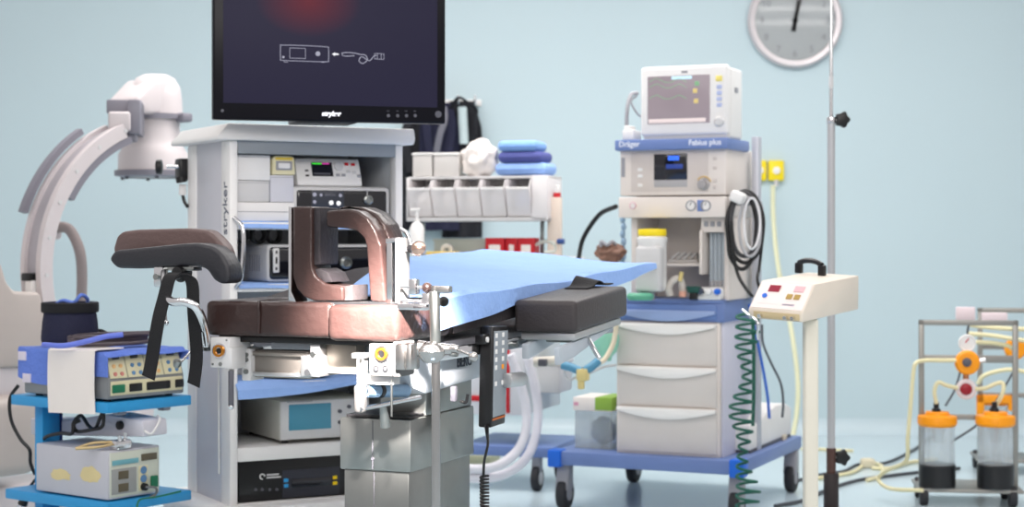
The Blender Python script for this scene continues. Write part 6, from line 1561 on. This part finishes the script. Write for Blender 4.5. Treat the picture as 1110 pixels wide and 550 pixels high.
# the second trolley behind
H2 = Fr(1060, 7.9, -8)
s2, z, W2_, zs2, zt2, zb2_ = suction(H2, 1060, 1170, 334, 496, 372, 'steel suction trolley standing behind the near one, cut by the right edge', None)
p2 = lambda px, py, y=-.02: Vector((H2.y(px, py, y)[0], y, H2.y(px, py, y)[1]))
b = MB(); b.lathe([(0, 0), (.044, 0), (.05, .008), (.05, .022), (.042, .03), (0, .032)], p2(1100, 378, -.002), ORANGE, (0, -1, 0), 28); b.build('vacuum_regulator', s2, 'orange regulator')
b = MB()
for px0, px1, py0, py1 in ((1058, 1066, 428, 452), (1058, 1100, 428, 437), (1092, 1100, 428, 445)):
    x0, x1 = p2(px0, 440).x, p2(px1, 440).x; b.box(x0, x1, -.06, -.02, p2(1080, py1).z, p2(1080, py0).z, ORANGE, .006)
b.build('jar_yoke', s2, 'orange yoke')
for px in (1082,):
    jx = p2(px, 470, -.05).x; zz = lambda py: p2(px, py, -.05).z
    j = thing('suction_jar', 'orange lidded suction jar on the rear trolley, behind the right near jar', 'jar', H2, (jx, .06, zs2))
    b = MB(); b.lathe([(0, zs2 + .001), (.07, zs2 + .001), (.066, zz(440)), (.062, zz(440)), (.066, zs2 + .008), (0, zs2 + .008)], (jx, .06, 0), JG, seg=30); b.build('glass', j)
    b = MB(); b.lathe([(0, zz(430)), (.05, zz(431)), (.076, zz(434)), (.076, zz(441)), (0, zz(442))], (jx, .06, 0), ORANGE, seg=30); b.build('lid', j, 'orange lid')
for lab, pts in (('cream tube highest across the rear trolley frame', [(1050, 352, 7.75), (1062, 354, 7.75), (1085, 356, 7.72), (1110, 357, 7.7), (1140, 357, 7.7)]), ('cream tube second highest across the rear trolley frame', [(1050, 362, 7.75), (1075, 364, 7.73), (1100, 368, 7.7), (1130, 372, 7.7)]), ('cream tube third across the rear trolley, beside the orange dial', [(1052, 371, 7.75), (1075, 372, 7.74), (1092, 375, 7.73), (1097, 378, 7.74)]), ('cream tube arching from the rear trolley towards the right frame post', [(1060, 416, 7.72), (1066, 408, 7.7), (1080, 403, 7.68), (1096, 401, 7.66), (1115, 404, 7.66)])):
    hose(lab, pts, .010, H2)
# cables and tubes on the floor
FL = Fr(930, 8.0, 0)
def onfloor(label, pts, r, m, name, cat, grp=None):
    P = []
    for px, py in pts:
        x, y = FL.z(px, py, r); P.append(Vector((x, y, r + .0005)))
    b = MB(); b.tube(P, r, m, 8, 8); b.thing(name, label, cat, FL, P[0], grp)
DG = mat('dark_floor_cable', (70, 74, 80), .5)
onfloor('dark cable curving across the floor behind the infusion pole', [(862, 522), (890, 515), (915, 511), (930, 504), (960, 502), (990, 488), (1010, 474), (1025, 465)], .007, DG, 'floor_cable', 'cable')
onfloor('dark cable nearer the viewer, running past the infusion pole base', [(840, 549), (870, 543), (900, 530), (930, 521), (965, 516), (1000, 512), (1040, 508)], .008, DG, 'floor_cable', 'cable')
onfloor('pale cream tube lying on the floor left of the suction trolley', [(880, 520), (905, 516), (925, 512), (940, 503), (955, 505), (955, 516), (940, 521)], .009, TUBING, 'floor_tube', 'tube')
onfloor('cream tube looping on the floor under the suction trolley', [(945, 508), (965, 508), (985, 502), (1000, 500), (1015, 498)], .009, TUBING, 'floor_tube', 'tube')
onfloor('pale thin tube lying far back beside the wall cove', [(868, 487), (885, 487), (900, 488), (925, 489)], .007, TUBING, 'floor_tube', 'tube')
x, y = FL.z(941, 503, .02); b = MB(); b.box(x - .035, x + .03, y - .03, y + .03, .0005, .045, mat('cream_plug', (214, 206, 180), .5), .012); b.thing('floor_plug', 'cream plug lying on the floor left of the suction trolley', 'plug', FL, (x, y, 0))
cord('leaning_cable', 'dark cable slanting down behind the near suction trolley', [(1050, 352, 7.5), (1045, 385, 7.5), (1036, 420, 7.45), (1025, 440, 7.4)], .005, DG, 'cable', G)
cord('leaning_cable', 'dark cable end slanting beside the right frame post', [(1098, 404, 7.5), (1090, 418, 7.45), (1082, 432, 7.4), (1060, 460, 7.4), (1030, 480, 7.4)], .005, DG, 'cable', G)

# ================================================================ wall clock and gas outlets
C_ = Fr(861, WY - .002, 0)
zc = C_.y(861, 23, 0)[1]; cr = 51.5 / FPX * (WY - .05)
ck = thing('wall_clock', 'round silver rimmed clock on the pale blue wall', 'clock', C_, (0, 0, zc))
b = MB(); b.lathe([(0, 0), (cr * .95, 0), (cr, .01), (cr, .035), (cr * .95, .05), (cr * .86, .046), (cr * .84, .02), (0, .02)], (0, 0, zc), mat('clock_rim_silver', (206, 200, 202), .4, .3), (0, -1, 0), 56); b.build('rim', ck, 'silver rim')
b = MB(); b.lathe([(0, .021), (cr * .845, .021), (cr * .845, .024), (0, .024)], (0, 0, zc), mat('clock_face_grey', (158, 164, 166), .25, coat=1.), (0, -1, 0), 56); fc = b.build('face', ck, 'grey face')
for h in range(1, 13):
    a = R(90 - 30 * h); b = MB(); b.text(str(h), .052, (cr * .70 * math.cos(a), -.0245, zc + cr * .70 * math.sin(a)), mat('clock_numeral', (120, 124, 128), .5)); b.build('numeral', fc)
for nm, ang_, ln, w_ in (('hour_hand', 82, .45, .011), ('minute_hand', 75, .78, .008)):
    a = R(ang_); d = Vector((math.cos(a), 0, math.sin(a))); n_ = Vector((-math.sin(a), 0, math.cos(a))); o = Vector((0, 0, zc)); p = [o - d * .06 + n_ * w_, o - d * .06 - n_ * w_, o + d * cr * ln - n_ * w_ * .5, o + d * cr * ln + n_ * w_ * .5]
    b = MB(); b.prism([(v.x, v.z) for v in p], -.034, -.031, BLACK); b.cyl((0, -.036, zc), (0, -.028, zc), .014, BLACK); b.build(nm, ck)
PLT = mat('outlet_plate', (238, 214, 20), .45)
O_ = Fr(832, WY - .002, 0)
for i, (a, c, lab) in enumerate(((816, 831, 'yellow wall gas outlet on the left, next to the machine post'), (833, 850, 'yellow wall gas outlet on the right with cream tube below'))):
    x0, x1, z0, z1 = O_.rect(a, c, 174, 196, -.03); t = thing('gas_outlet', lab, 'gas outlet', O_, ((x0 + x1) / 2, 0, (z0 + z1) / 2), 'yellow gas outlets')
    b = MB(); b.box(x0, x1, -.035, 0, z0, z1, PLT, .008); b.build('plate', t)
    b = MB(); b.lathe([(0, 0), (.02, 0), (.02, .012), (.012, .016), (0, .016)], ((x0 + x1) / 2, -.034, (z0 + z1) / 2), WHITE, (0, -1, 0), 20); b.build('socket', t, 'white socket')
    if i: b = MB(); b.cyl(((x0 + x1) / 2 + .0, -.03, z0 - .03), ((x0 + x1) / 2, -.03, z0 + .004), .012, PALE); b.build('nipple', t)
b = MB(); b.tube([O_.at(838, 201, 9.3), O_.at(838, 230, 9.3), O_.at(841, 270, 9.25), O_.at(847, 310, 9.15), O_.at(858, 360, 9.0), O_.at(865, 420, 8.9), O_.at(860, 470, 8.85), O_.at(850, 488, 8.8)], .013, mat('pale_wall_tube', (222, 222, 186), .45), 10); b.thing('wall_tube', 'pale cream tube hanging from the right yellow gas outlet', 'tube', O_, O_.at(838, 201, 9.3))
